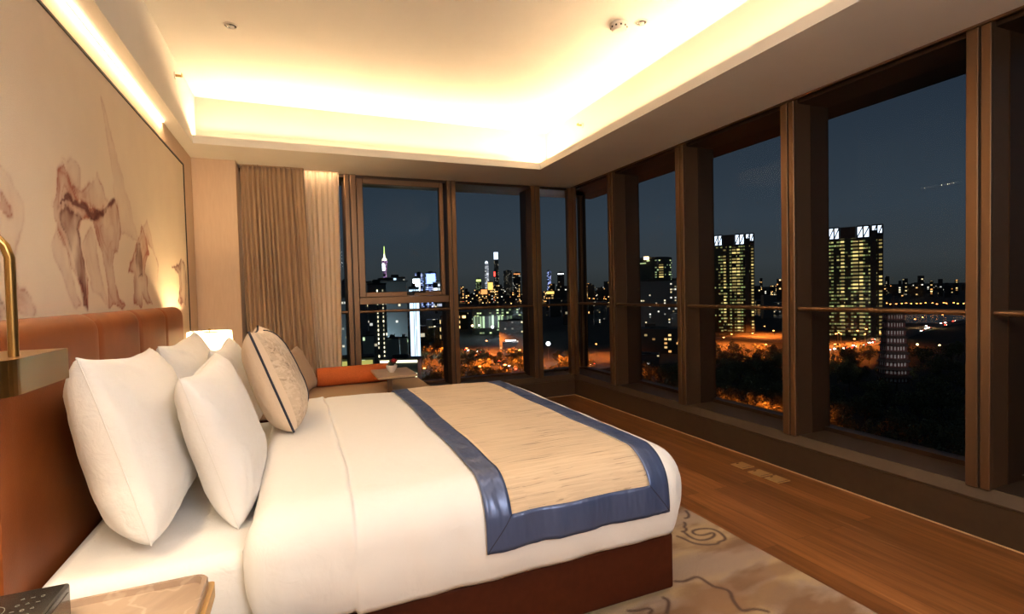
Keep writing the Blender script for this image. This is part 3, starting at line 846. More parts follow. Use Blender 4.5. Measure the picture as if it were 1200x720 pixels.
Yg, Zg = np.meshgrid(ys, zs, indexing='ij')
n1 = vnoise(Yg, Zg, 9, 1.5); n2 = vnoise(Yg, Zg, 9, 6.5); n3 = vnoise(Yg, Zg, 4, 11.0, 3); n4 = vnoise(Yg, Zg * .35, 14, 21.0, 3)
n5 = vnoise(Yg, Zg, 34, 31.0); n6 = vnoise(Yg, Zg, 34, 37.0)
Yw, Zw = Yg + .026 * n1 + .006 * n5, Zg + .026 * n2 + .006 * n6
base = np.array([.82, .68, .51]); cold = np.array([.79, .65, .49])
col = base + (cold - base) * np.clip(.5 + n3, 0, 1)[..., None]
trans = np.ones(Yg.shape + (3,))
for poly, al, kind in INK:
    ins = pip(poly, Yw, Zw); d = segd(poly, Yw, Zw)
    body = ins * al * 2.3 * (.62 + .55 * n3 + .35 * n4) * (.75 + .5 * np.exp(-d / .05))
    a = np.clip(body, 0, .85) + np.clip(1.4 * al + .16, 0, .8) * np.exp(-(d / .0075) ** 2) * np.clip(.7 + 1.1 * n4, .1, 1)
    # thin inner contour lines, as ink leaves when it dries
    a += ins * al * .95 * np.exp(-(((d * 1.0 + .035 * n1) % .058 - .029) / .0075) ** 2) * np.clip(.45 + n3 * 1.6, 0, 1)
    ink = np.array([.46, .14, .10]) if kind == 0 else np.array([.20, .06, .065])
    trans *= 1 - np.clip(a, 0, .92)[..., None] * (1 - ink)
col = col * trans
colour_grid('canvas', ys, zs, lambda u, v: (LW + .016, u, v), col, MT['art'], t)
bm = B(); box(bm, LW + .0005, LW + .0155, AY0 + .004, AY1 - .004, AZ0 + .004, AZ1 - .004); obj('backing_board', bm, MT['wallpaper'], t)
bm = B()
box(bm, LW + .0005, LW + .022, AY0, AY0 + .0115, AZ0, AZ1); box(bm, LW + .0005, LW + .022, AY1 - .0115, AY1, AZ0, AZ1)
box(bm, LW + .0005, LW + .022, AY0 + .0115, AY1 - .0115, AZ1 - .0115, AZ1); box(bm, LW + .0005, LW + .022, AY0 + .0115, AY1 - .0115, AZ0, AZ0 + .0115)
obj('frame', bm, MT['bronze_dark'], t)

# ================================================================== carpet
CX0, CX1, CY0, CY1 = -.20, 2.113, .15, 4.35
xs_ = np.concatenate([np.linspace(CX0, 1.17, 12), np.arange(1.18, CX1 + .001, .0085)]); xs_[-1] = CX1
ys_ = np.concatenate([np.linspace(CY0, 1.36, 10), np.arange(1.37, 2.62, .0085), np.linspace(2.63, CY1, 30)])
Xg, Yg = np.meshgrid(xs_, ys_, indexing='ij')
b1 = vnoise(Xg * .7 + Yg * .55, Yg * 1.7 - Xg * .5, 2.6, 3.0, 4); b2 = vnoise(Xg * 1.2, Yg * 4.5, 6, 8.0, 3)
w = np.clip(.5 + 1.5 * b1 + .25 * b2, 0, 1)[..., None]
cA, cB, cC = np.array([.44, .295, .145]), np.array([.335, .230, .160]), np.array([.20, .100, .040])
col = np.where(w < .5, cA + (cB - cA) * (w / .5), cB + (cC - cB) * ((w - .5) / .5))
# placing the broad tones seen beside the bed's foot
def blob(cx, cy, rx, ry, c, amt):
    global col
    q = ((Xg - cx) / rx) ** 2 + ((Yg - cy) / ry) ** 2 + .8 * b1 + .3 * b2
    a = amt * np.clip(1.3 - q, 0, 1)[..., None]
    col = col * (1 - a) + np.array(c) * a
blob(1.95, 2.12, .30, .17, cA * 1.06, .9); blob(2.0, 2.35, .25, .1, cB * 1.15, .6)
blob(1.80, 1.90, .42, .10, cB, .9); blob(1.95, 1.72, .30, .05, cC * 1.15, .75); blob(1.60, 1.66, .17, .12, cC * 1.1, .9); blob(1.86, 1.58, .14, .10, cC, .75)
for ln in CARPET_LINES:
    # round the polyline off before drawing
    pts = [np.array(p) for p in ln]
    for _ in range(2):
        q = [pts[0]]
        for a, b in zip(pts[:-1], pts[1:]): q += [a * .75 + b * .25, a * .25 + b * .75]
        q.append(pts[-1]); pts = q
    d = segd([tuple(p) for p in pts], Xg, Yg, False)
    a = np.clip(1.35 - d / .0095, 0, 1)[..., None]
    col = col * (1 - a) + np.array([.07, .025, .010]) * a
t = thing('carpet', 'beige and brown carpet with a cloud-line motif under the bed', 'carpet', (.95, 2.3, 0))
o = colour_grid('pile', xs_, ys_, lambda u, v: (u, v, .012), col, MT['carpet'], t)
bm = B(); box(bm, CX0, CX1, CY0, CY1, .0005, .0115); obj('backing', bm, MT['bench_fabric'], t)

# ================================================================== nightstands, lamps, clock
def nightstand(label, x0, x1, y0, y1, loc):
    t = thing('nightstand', label, 'nightstand', loc)
    bm = B(); box(bm, x0 + .03, x1 - .025, y0 + .02, y1 - .02, .08, .539, .006); obj('cabinet', bm, MT['leather_base'], t)
    bm = B(); prism(bm, rrect(x0 + .002, x1 + .012, y0 + .004, y1 - .004, .012), .540, .577)
    obj('brass_edge', bm, MT['brass_in'], t)
    bm = B()
    out, inn = rrect(x0, x1, y0, y1, .035), rrect(x0 + .017, x1 - .017, y0 + .017, y1 - .017, .024)
    n = len(out)
    rings = [[bm.verts.new((x, y, z)) for x, y in pts] for pts, z in ((out, .578), (out, .600), ([(a * .8 + c * .2, b * .8 + d * .2) for (a, b), (c, d) in zip(out, inn)], .604), ([(a * .25 + c * .75, b * .25 + d * .75) for (a, b), (c, d) in zip(out, inn)], .604), (inn, .589))]
    for a, b in zip(rings[:-1], rings[1:]):
        for i in range(n): bm.faces.new((a[i], a[(i + 1) % n], b[(i + 1) % n], b[i]))
    bm.faces.new(rings[0][::-1]); bm.faces.new(rings[-1])
    obj('marble_top', bm, MT['marble'], t, True)
    bm = B(); 
    for z0, z1 in ((.10, .31), (.32, .532)): box(bm, x1 - .0245, x1 - .010, y0 + .03, y1 - .03, z0, z1, .003)
    d = obj('drawer_fronts', bm, MT['leather_base'], t); d.name = 'drawer_front'
    bm = B(); box(bm, x0 + .06, x1 - .06, y0 + .05, y1 - .05, .0005, .079); obj('plinth', bm, MT['blackmat'], t)
    return t
nightstand('marble-topped nightstand with raised rim on the near side of the bed', -.868, -.252, 1.08, 1.598, (-.56, 1.34, 0))
nightstand('nightstand under the glowing drum lamp on the far side of the bed', -.868, -.40, 4.16, 4.66, (-.63, 4.41, 0))

# reading lamp with a brass box head
t = thing('brass_lamp', 'brass bedside lamp with bent stem and box-shaped metal head', 'lamp', (-.80, 1.29, .589))
bm = B(); lathe(bm, [(.052, .5895), (.052, .598), (.046, .603), (.012, .606), (.0105, .64)], (-.785, 1.25, 0), 28); obj('base', bm, MT['brass'], t, True)
pts = [(-.785, 1.25, .604), (-.785, 1.25, 1.44)]
xm, rad = -.6525, .1325
for k in range(1, 12):
    a = PI - PI * k / 12; pts.append((xm + rad * math.cos(a), 1.25 + .05 * k / 12, 1.44 + .085 * math.sin(a)))
pts += [(-.52, 1.30, 1.44), (-.52, 1.296, 1.246)]
bm = B(); tube(bm, pts, .0085, 14); obj('stem', bm, MT['brass'], t, True)
bm = B()
ol = rrect(-.775, -.498, 1.20, 1.482, .004, 3)
# the corner next to the camera is generously rounded
ol2 = []
for (x, y) in ol: ol2.append((x, y))
near = [( -.56 + .062 * math.sin(math.radians(a)), 1.262 - .062 * math.cos(math.radians(a))) for a in range(0, 91, 9)]
ol2 = [(-.498, 1.482), (-.775, 1.482), (-.775, 1.20)] + near
ol2 = ol2[::-1]
def shell(bm, ol, z0, z1, th):
    c = (sum(p[0] for p in ol) / len(ol), sum(p[1] for p in ol) / len(ol))
    inn = [(c[0] + (x - c[0]) * (1 - th), c[1] + (y - c[1]) * (1 - th)) for x, y in ol]
    R = [[bm.verts.new((x, y, z)) for x, y in pts] for pts, z in ((inn, z1 - .006), (inn, z0), (ol, z0), (ol, z1))]
    n = len(ol)
    for a, b in zip(R[:-1], R[1:]):
        for i in range(n): bm.faces.new((a[i], a[(i + 1) % n], b[(i + 1) % n], b[i]))
    bm.faces.new(R[-1]); bm.faces.new(R[0])
    bmesh.ops.recalc_face_normals(bm, faces=bm.faces)
shell(bm, ol2, 1.176, 1.245, .03)
o = obj('lamp_shade', bm, MT['brass'], t)
bm = B(); prism(bm, rrect(-.755, -.535, 1.23, 1.46, .02), 1.200, 1.206)
MT['diff'] = emit('lamp_diffuser', (1.0, .72, .40), 6.0)
obj('diffuser', bm, MT['diff'], o)
area('reading_lamp_light', (-.64, 1.345, 1.195), .2, .2, LAMP_NEAR, (1.0, .80, .56), (0, 0, 0), 2.0)

# drum lamp on the far nightstand
LX, LY = -.632, 4.41
t = thing('drum_lamp', 'glowing white drum-shade lamp beyond the far pillows', 'lamp', (LX, LY, .589))
bm = B(); lathe(bm, [(.075, .5895), (.075, .603), (.05, .608), (.018, .625), (.03, .68), (.045, .74), (.03, .80), (.012, .83), (.010, .90)], (LX, LY, 0), 28); obj('base', bm, MT['brass'], t, True)
def shade_mat():
    m, nt, p, o = M_new('lit_lamp_shade')
    p.inputs['Base Color'].default_value = (.85, .76, .60, 1); p.inputs['Roughness'].default_value = .8
    p.inputs['Emission Color'].default_value = (1.0, .80, .50, 1); p.inputs['Emission Strength'].default_value = 1.5
    tr = N(nt, 'ShaderNodeBsdfTranslucent'); tr.inputs['Color'].default_value = (.9, .78, .58, 1)
    a = N(nt, 'ShaderNodeMixShader'); a.inputs['Fac'].default_value = .7
    L(nt, p.outputs[0], a.inputs[1]); L(nt, tr.outputs[0], a.inputs[2]); L(nt, a.outputs[0], o.inputs['Surface'])
    return m
MT['shade'] = shade_mat()
bm = B(); lathe(bm, [(.160, .835), (.146, 1.105)], (LX, LY, 0), 40, False); sh = obj('lamp_shade', bm, MT['shade'], t, 'all')
bm = B()
for z, r in ((.836, .1605), (1.104, .1465)):
    bm = B(); tube(bm, [(LX + r * math.cos(2 * PI * k / 40), LY + r * math.sin(2 * PI * k / 40), z) for k in range(41)], .0022, 6)
    obj('rim', bm, MT['seam'], sh, True)
bm = B(); lathe(bm, [(.004, .90), (.004, 1.112), (.011, 1.114), (.011, 1.122), (.004, 1.128)], (LX, LY, 0), 14)
for k in range(3):
    a = 2 * PI * k / 3; tube(bm, [(LX, LY, 1.10), (LX + .145 * math.cos(a), LY + .145 * math.sin(a), 1.10)], .002, 6)
obj('finial', bm, MT['brass'], t, True)
def down(name, loc, power, col, angle=150, r=.1):
    l = bpy.data.lights.new(name, 'SPOT'); l.energy = power; l.color = col; l.shadow_soft_size = r; l.spot_size = math.radians(angle); l.spot_blend = .6
    o = bpy.data.objects.new(name, l); COL.objects.link(o); o.location = loc; return o
def point(name, loc, power, col, r=.04):
    l = bpy.data.lights.new(name, 'POINT'); l.energy = power; l.color = col; l.shadow_soft_size = r
    o = bpy.data.objects.new(name, l); COL.objects.link(o); o.location = loc; return o
point('drum_lamp_bulb', (LX, LY, .98), LAMP_FAR, (1.0, .68, .34), .045)

# bedside clock / control
t = thing('bedside_clock', 'black box-shaped bedside clock radio on the marble nightstand', 'clock radio', (-.63, 1.45, .589))
bm = B(); box(bm, -.735, -.537, 1.385, 1.545, .5895, .672, .007, 3); obj('body', bm, MT['black'], t, True)
bm = B(); box(bm, -.5372, -.5352, 1.402, 1.53, .602, .655, .0008, 1)
MT['screen'] = pbr('smoked_glass_display', (.10, .075, .055), .12, spec=.7)
obj('display', bm, MT['screen'], t)
MT['mark'] = pbr('grey_print', (.11, .095, .075), .6)
bm = B()
for r in (.030,):
    c = (-.655, 1.455)
    tube(bm, [(c[0] + r * math.cos(2 * PI * k / 32), c[1] + r * math.sin(2 * PI * k / 32), .6722) for k in range(33)], .0008, 4)
for ry in range(4):
    for rx in range(3):
        x, y = -.612 + rx * .018, 1.42 + ry * .026
        if (rx + ry) % 3 == 0: tube(bm, [(x, y, .6722), (x + .007, y, .6722), (x + .0035, y + .006, .6722), (x, y, .6722)], .0007, 4)
        elif (rx + ry) % 3 == 1: box(bm, x, x + .008, y, y + .0016, .672, .6727)
        else: tube(bm, [(x + .004 + .0035 * math.cos(2 * PI * k / 10), y + .0035 * math.sin(2 * PI * k / 10), .6722) for k in range(11)], .0007, 4)
obj('printed_icons', bm, MT['mark'], t)

# ================================================================== curtains
def curtain(name, label, x0t, x1t, x0b, x1b, y, amp, waves, mat, seed, th, zb=.006, zt=2.649):
    nx, nzv = int(waves * 14), 40
    bm = B(); V = []
    for i in range(nx + 1):
        u = i / nx; row = []
        for k in range(nzv + 1):
            v = k / nzv; z = zb + (zt - zb) * v
            q = 1 - v
            x0, x1 = x0t + (x0b - x0t) * q ** 1.3, x1t + (x1b - x1t) * q ** 1.3
            uu = u + .018 * nz(u * 9, q * 1.6, seed) * q + .035 * nz(u * 3.2, seed, 4)
            ph = 2 * PI * waves * uu + 4.0 * nz(u * 3, seed, 0) + 1.2 * nz(u * 9, seed, 2)
            a = amp * (.55 + .45 * sm(1.0, .75, v)) * (.85 + 1.0 * nz(u * 6, q * .9, seed + 2))
            row.append(bm.verts.new((x0 + (x1 - x0) * uu + .3 * a * math.sin(2 * ph), y + a * math.sin(ph) + .006 * nz(u * 20, q * 4, seed), z)))
        V.append(row)
    for i in range(nx):
        for k in range(nzv): bm.faces.new((V[i][k], V[i + 1][k], V[i + 1][k + 1], V[i][k + 1]))
    t = thing(name, label, 'curtain', ((x0t + x1t) / 2, y, 0))
    o = obj('curtain_panel', bm, MT[mat], t, 'all')
    if th:
        s = o.modifiers.new('thickness', 'SOLIDIFY'); s.thickness = th
    bm = B(); box(bm, x0t, x1t, y - .012, y + .012, 2.640, 2.6495); obj('heading_tape', bm, MT[mat], t)
    return t
curtain('drape', 'gathered taupe drape hanging between the pier and the sheer', -.49, .075, -.47, .16, 5.622, .036, 14, 'drape', 2.0, .003)
curtain('sheer_curtain', 'pale sheer curtain hanging right of the taupe drape', .03, .425, .12, .385, 5.685, .020, 7, 'sheer', 9.0, 0)

# ================================================================== daybed and what lies on it
t = thing('daybed', 'low tan upholstered daybed bench under the back windows', 'daybed', (.35, 5.15, 0))
bm = B(); box(bm, -.50, 1.165, 4.80, 5.52, .30, .45, .03, 4); obj('seat_cushion', bm, MT['bench_fabric'], t, True)
bm = B(); box(bm, -.49, 1.15, 4.815, 5.515, .05, .298, .006); obj('base', bm, MT['leather_base'], t)
bm = B(); box(bm, -.44, 1.09, 4.86, 5.5, .0005, .049); obj('plinth', bm, MT['blackmat'], t)
t = thing('bolster', 'orange woven bolster cushion lying along the back window', 'bolster', (.47, 5.4, .45))
bm = B(); prof = []
Lb, rb_ = .70, .0925
pts = [(.125, 5.405, .5445)]; rr = [rb_ * .93]
for k in range(15):
    f = k / 14; pts.append((.131 + Lb * f, 5.405, .5445)); rr.append(rb_ * (1 + .012 * math.sin(f * 9) - .03 * (abs(f - .5) * 2) ** 6))
pts.append((.137 + Lb, 5.405, .5445)); rr.append(rb_ * .93)
tube(bm, pts, rr, 32); obj('cover', bm, MT['orange'], t, True)
for xx in (.130, .832):
    bm = B(); tube(bm, [(xx, 5.405 + rb_ * .975 * math.cos(2 * PI * k / 32), .5445 + rb_ * .975 * math.sin(2 * PI * k / 32)) for k in range(33)], .004, 6)
    obj('piping', bm, MT['seamdark'], t, True)
def tan_cushion(label, C, a, b, W, seed):
    Tf = frame(C, a, b); F, Bk = pillow_pts(W, W, .15, seed, n=30, wr=.7)
    t = thing('tan_cushion', label, 'cushion', C)
    obj('cushion_cover', pillow_bm(F, Bk, Tf), MT['tan_fabric'], t, 'all')
    n = len(F) - 1
    edge = [(0, j) for j in range(n)] + [(i, n) for i in range(n)] + [(n, j) for j in range(n, 0, -1)] + [(i, 0) for i in range(n, -1, -1)]
    bm = B(); tube(bm, [Tf(F[i][j]) for i, j in edge], .003, 6); obj('edge_seam', bm, MT['tan_fabric'], t, True)
    settle(t, .450)
tan_cushion('plain tan cushion at the front of the two on the daybed', (-.035, 5.06, .645), (.35, 1, .06), (-.16, .06, .42), .43, 61.0)
tan_cushion('plain tan cushion standing behind the other on the daybed', (-.235, 5.13, .70), (.30, 1, -.04), (-.14, .04, .46), .47, 73.0)

t = thing('side_table', 'small side table with brown stone top reaching over the daybed', 'side table', (.78, 4.68, 0))
bm = B(); prism(bm, rrect(.613, .962, 4.585, 5.10, .012, 3), .604, .622); obj('tabletop', bm, MT['table_stone'], t)
bm = B(); prism(bm, rrect(.63, .945, 4.60, 5.085, .01, 3), .594, .6035); obj('top_frame', bm, MT['bronze'], t)
bm = B(); box(bm, .705, .745, 4.655, 4.695, .0135, .5935, .004); obj('stem', bm, MT['bronze'], t)
bm = B(); prism(bm, rrect(.55, .92, 4.46, 4.72, .02, 3), .0005, .0125); obj('foot_plate', bm, MT['bronze'], t)
bx, by = .772, 4.835
t = thing('flower_bowl', 'white bowl holding dark leaves on the side table', 'bowl', (bx, by, .6225))
bm = B(); lathe(bm, [(.022, .6225), (.024, .628), (.040, .645), (.050, .672), (.0515, .690), (.049, .690), (.047, .672), (.036, .648), (.005, .640)], (bx, by, 0), 30); obj('bowl', bm, MT['porcelain'], t, True)
MT['leaf'] = noisy('dark_leaf', [(.3, (.012, .02, .008)), (.7, (.03, .05, .018))], nscale=30, rough=.5)
bm = B()
for k in range(9):
    a = 2 * PI * k / 9 + .3; r = .046 if k % 2 else .030
    tip = Vector((bx + r * math.cos(a), by + r * math.sin(a), .70 + .016 * (k % 3)))
    root = Vector((bx + .008 * math.cos(a), by + .008 * math.sin(a), .655)); s = Vector((-math.sin(a), math.cos(a), 0)) * .013
    mid = root.lerp(tip, .6) + Vector((0, 0, .010))
    v = [bm.verts.new(p) for p in (root, mid - s, tip, mid + s)]; bm.faces.new(v)
tube(bm, [(bx - .02, by, .66), (bx - .018, by, .70), (bx - .016, by + .002, .738)], .004, 6)
obj('leaves', bm, MT['leaf'], t)
t = thing('rose', 'red rose standing in the white bowl', 'flower', (bx + .016, by - .004, .66))
MT['rose'] = noisy('rose_petal', [(.3, (.30, .004, .012)), (.7, (.46, .012, .022))], nscale=20, rough=.5, sheen=.3)
rc = Vector((bx + .022, by - .010, .722))
for k in range(16):
    lay = k / 16; a0 = k * 2.399; R = .010 + .026 * lay; hgt = .030 - .012 * lay
    P = []
    for i in range(7):
        row = []
        for j in range(6):
            u, v = (i / 6 - .5) * 1.9, j / 5
            a = a0 + u * (.95 - .25 * lay); r = R * (.35 + .65 * math.sin(v * PI * .62)) + .006 * lay * v * v
            zz = -.018 + (hgt + .022) * v * (1 - .18 * (abs(u)) ** 2) - .012 * lay * v ** 3
            row.append(rc + Vector((r * math.cos(a), r * math.sin(a), zz)))
        P.append(row)
    bm, _v = grid_bm(P); obj('petal', bm, MT['rose'], t, 'all')
bm = B(); tube(bm, [rc + Vector((0, 0, -.015)), rc + Vector((-.012, .006, -.070))], .0025, 6); obj('stalk', bm, MT['leaf'], t)

# floor outlet lids
def floorlid(c, label):
    t = thing('floor_outlet', label, 'floor outlet', (c[0], c[1], 0))
    bm = B(); box(bm, c[0] - .058, c[0] + .058, c[1] - .058, c[1] + .058, .0005, .006, .001, 1); obj('lid', bm, MT['brass_in'], t)
    bm = B(); box(bm, c[0] - .05, c[0] + .05, c[1] - .05, c[1] - .046, .0061, .0068); obj('lid_slot', bm, MT['seamdark'], t)
    bm = B(); box(bm, c[0] - .012, c[0] + .012, c[1] + .040, c[1] + .05, .0061, .0072)
    obj('finger_tab', bm, MT['seamdark'], t)
floorlid((3.02, 2.855), 'brass floor outlet lid farthest along, set flush with the oak')
floorlid((3.005, 2.682), 'brass floor outlet lid in the middle of the three')
floorlid((3.012, 2.545), 'brass floor outlet lid nearest the camera of the three')
# ================================================================== the city outside, 58 m below and beyond
GZ = -57.0
def gp(px, py, z=GZ):
    r = ray(px, py); k = (z - CAM_H) / r.z
    return Vector((r.x * k, r.y * k, z))
def facade(name, wall, c1, c2, prob, strength, cu=3.2, cv=3.4, mu=(.15, .85), mv=(.30, .80), col_bias=1.0, gloss=.35):
    m = pbr(name, wall, gloss, spec=.5)
    nt = m.node_tree; p = nt.nodes['Principled BSDF']
    tc = N(nt, 'ShaderNodeTexCoord'); sp = N(nt, 'ShaderNodeSeparateXYZ'); L(nt, tc.outputs['Object'], sp.inputs[0])
    def ma(op, a, b=None, c=None):
        n = N(nt, 'ShaderNodeMath', operation=op)
        for k, v in enumerate((a, b, c)):
            if v is None: continue
            if isinstance(v, (int, float)): n.inputs[k].default_value = v
            else: L(nt, v, n.inputs[k])
        return n.outputs[0]
    u = ma('DIVIDE', ma('ADD', sp.outputs[0], sp.outputs[1]), cu); v = ma('DIVIDE', sp.outputs[2], cv)
    fu, fv = ma('FLOOR', u), ma('FLOOR', v)
    oi = N(nt, 'ShaderNodeObjectInfo')
    cb = N(nt, 'ShaderNodeCombineXYZ'); L(nt, fu, cb.inputs[0]); L(nt, fv, cb.inputs[1]); L(nt, ma('MULTIPLY', oi.outputs['Random'], 97.0), cb.inputs[2])
    wn = N(nt, 'ShaderNodeTexWhiteNoise'); wn.noise_dimensions = '3D'; L(nt, cb.outputs[0], wn.inputs['Vector'])
    cc = N(nt, 'ShaderNodeCombineXYZ'); L(nt, fu, cc.inputs[0]); L(nt, ma('MULTIPLY', oi.outputs['Random'], 31.0), cc.inputs[2])
    wc = N(nt, 'ShaderNodeTexWhiteNoise'); wc.noise_dimensions = '3D'; L(nt, cc.outputs[0], wc.inputs['Vector'])
    pr_ = ma('MULTIPLY', ma('ADD', ma('MULTIPLY', ma('POWER', wc.outputs['Value'], 2.0), 2.4 * col_bias), 1 - .8 * col_bias), prob)
    lit = ma('LESS_THAN', wn.outputs['Value'], pr_)
    U, V = ma('FRACT', u), ma('FRACT', v)
    mask = ma('MULTIPLY', ma('MULTIPLY', ma('GREATER_THAN', U, mu[0]), ma('LESS_THAN', U, mu[1])), ma('MULTIPLY', ma('GREATER_THAN', V, mv[0]), ma('LESS_THAN', V, mv[1])))
    sc = N(nt, 'ShaderNodeSeparateXYZ'); L(nt, wn.outputs['Color'], sc.inputs[0])
    st = ma('MULTIPLY', ma('MULTIPLY', lit, mask), ma('MULTIPLY', ma('ADD', ma('MULTIPLY', ma('POWER', sc.outputs[1], 2.0), .85), .15), strength))
    geo = N(nt, 'ShaderNodeNewGeometry'); sn = N(nt, 'ShaderNodeSeparateXYZ'); L(nt, geo.outputs['Normal'], sn.inputs[0])
    st = ma('MULTIPLY', st, ma('LESS_THAN', ma('ABSOLUTE', sn.outputs[2]), .5))
    mx = N(nt, 'ShaderNodeMixRGB'); mx.inputs['Color1'].default_value = (*c1, 1); mx.inputs['Color2'].default_value = (*c2, 1); L(nt, sc.outputs[2], mx.inputs['Fac'])
    L(nt, mx.outputs['Color'], p.inputs['Emission Color']); L(nt, st, p.inputs['Emission Strength'])
    return m
YEL, WHT, BLU, ORG, GRN, RED, PUR = (1, .72, .30), (.95, .93, .85), (.30, .45, 1), (1, .36, .08), (.62, .85, .45), (1, .05, .03), (.55, .25, 1)
FA = {
 'dark': facade('dark_block_facade', (.085, .10, .105), YEL, WHT, .07, 1.0, 2.4, 3.2),
 'far': facade('far_block_facade', (.020, .022, .026), YEL, WHT, .11, 1.1, 9, 8, (.2, .8), (.25, .75), .6),
 'farblue': facade('far_blue_facade', (.02, .022, .04), BLU, (.6, .6, 1), .55, 1.6, 8, 7, (.1, .9), (.2, .8), .4),
 'warm': facade('warm_block_facade', (.028, .022, .018), ORG, YEL, .10, .8, 3.4, 3.6),
 'faror': facade('far_orange_facade', (.03, .022, .018), ORG, YEL, .30, 2.2, 9, 8, (.2, .8), (.25, .75), .6),
 'green': facade('green_glass_facade', (.030, .038, .030), (.75, .85, .35), GRN, .20, 1.0, 3.4, 3.9, (.08, .92), (.25, .75), 1.0, .15),
 'twin': facade('yellow_lit_facade', (.050, .048, .022), (.95, .74, .26), (.60, .78, .26), .55, .42, 2.6, 3.9, (.08, .92), (.30, .72), 1.0, .2),  # extra dim lit windows stand in for floodlight on the towers
 'strip': facade('lit_stair_window_strip', (.03, .03, .02), (1, .74, .26), (1, .70, .22), .9, .75, 400, 3.9, (.0, 1.1), (.30, .78), .0),
 'row': facade('lit_window_row', (.03, .03, .03), (1, .88, .56), (1, .85, .50), .95, 2.2, 400, 2.7, (.0, 1.1), (.25, .75), .0),
 'hallrow': facade('hall_window_row', (.03, .035, .03), (.62, .85, .42), (.7, .9, .6), .75, .7, 4.2, 60, (.25, .9), (.0, 1.1), .0),
 'white': facade('pale_block_facade', (.30, .34, .30), (.9, .95, .75), GRN, .12, 1.0, 3.0, 3.2),
 'ctf': facade('white_lit_facade', (.05, .05, .06), WHT, (.75, .8, 1), .85, 1.3, 14, 13, (.05, .95), (.2, .85), .3),
}
MT['concrete'] = noisy('city_concrete', [(.3, (.035, .036, .036)), (.7, (.055, .055, .053))], nscale=.2, rough=.9)
MT['asphalt'] = noisy('asphalt', [(.3, (.05, .048, .045)), (.7, (.075, .07, .065))], nscale=.4, rough=.9)
MT['ground'] = noisy('dark_ground', [(.3, (.006, .007, .005)), (.7, (.016, .016, .011))], nscale=.02, detail=8, rough=1)
MT['river'] = noisy('river_water', [(.3, (.008, .010, .010)), (.7, (.012, .014, .013))], nscale=.05, rough=.22, bdist=.5, bstr=.5, bscale=.3)
for k, c, s in (('e_white', (.95, .97, 1), 5), ('e_warm', (1, .62, .25), 7), ('e_or', (1, .30, .06), 14), ('e_red', (1, .03, .02), 5), ('e_blue', (.25, .35, 1), 2.2), ('e_pur', (.60, .28, .85), 1.1), ('e_pink', (1, .30, .45), 1.0), ('e_ygr', (.75, .95, .25), 1.1), ('e_crown', (.72, .82, 1), 1.25), ('e_bluewhite', (.62, .80, 1.0), 1.05), ('e_cream', (1, .85, .50), 2.0), ('e_orpanel', (1, .34, .10), .9), ('e_gold', (1, .62, .15), .9), ('e_headlight', (1, .92, .75), 22), ('e_tail', (1, .04, .02), 14)):
    MT[k] = emit(k, c, s)
bm = B(); box(bm, -16000, 16000, -2000, 22000, GZ - 2, GZ); S('ground_city', bm, MT['ground'], 'dark city ground far below the windows', 'ground')

PLACED = []
def clash(x, y, r):
    return any((x - a) ** 2 + (y - b) ** 2 < (r + c) ** 2 for a, b, c in PLACED)
def building(name, label, pxl, pxr, pyt, d, fac, group=None, depth=.8, turn=0.0, roof=True, cat='building', z0=GZ + .05):
    """a block standing d metres away between two bearings, its roof at the elevation of pyt"""
    a, b = bearing(pxl, pyt, d), bearing(pxr, pyt, d)
    c = (a + b) / 2; w = (a - b).to_2d().length; top = c.z
    ang = math.atan2(c.y, c.x) - PI / 2 + turn
    t = thing(name, label, cat, (c.x, c.y, z0), group)
    t.rotation_euler = (0, 0, ang)
    w2 = w / (abs(math.cos(turn)) + depth * abs(math.sin(turn)))
    h = top - z0
    dp = w2 * depth
    bm = B(); box(bm, -w2 / 2, w2 / 2, -dp / 2, dp / 2, 0, h); obj('facade', bm, FA[fac], t, local=True)
    if roof:
        bm = B(); box(bm, -w2 * .53, w2 * .53, -dp * .53, dp * .53, h, h + .012 * h + .3); box(bm, -w2 * .22, w2 * .18, -dp * .2, dp * .2, h + .012 * h + .3, h + .035 * h + 1)
        obj('roof', bm, MT['concrete'], t, local=True)
    t['w'] = w2; t['h'] = h; t['dp'] = dp
    PLACED.append((c.x, c.y, math.hypot(w2, dp) / 2 * 1.08))
    return t

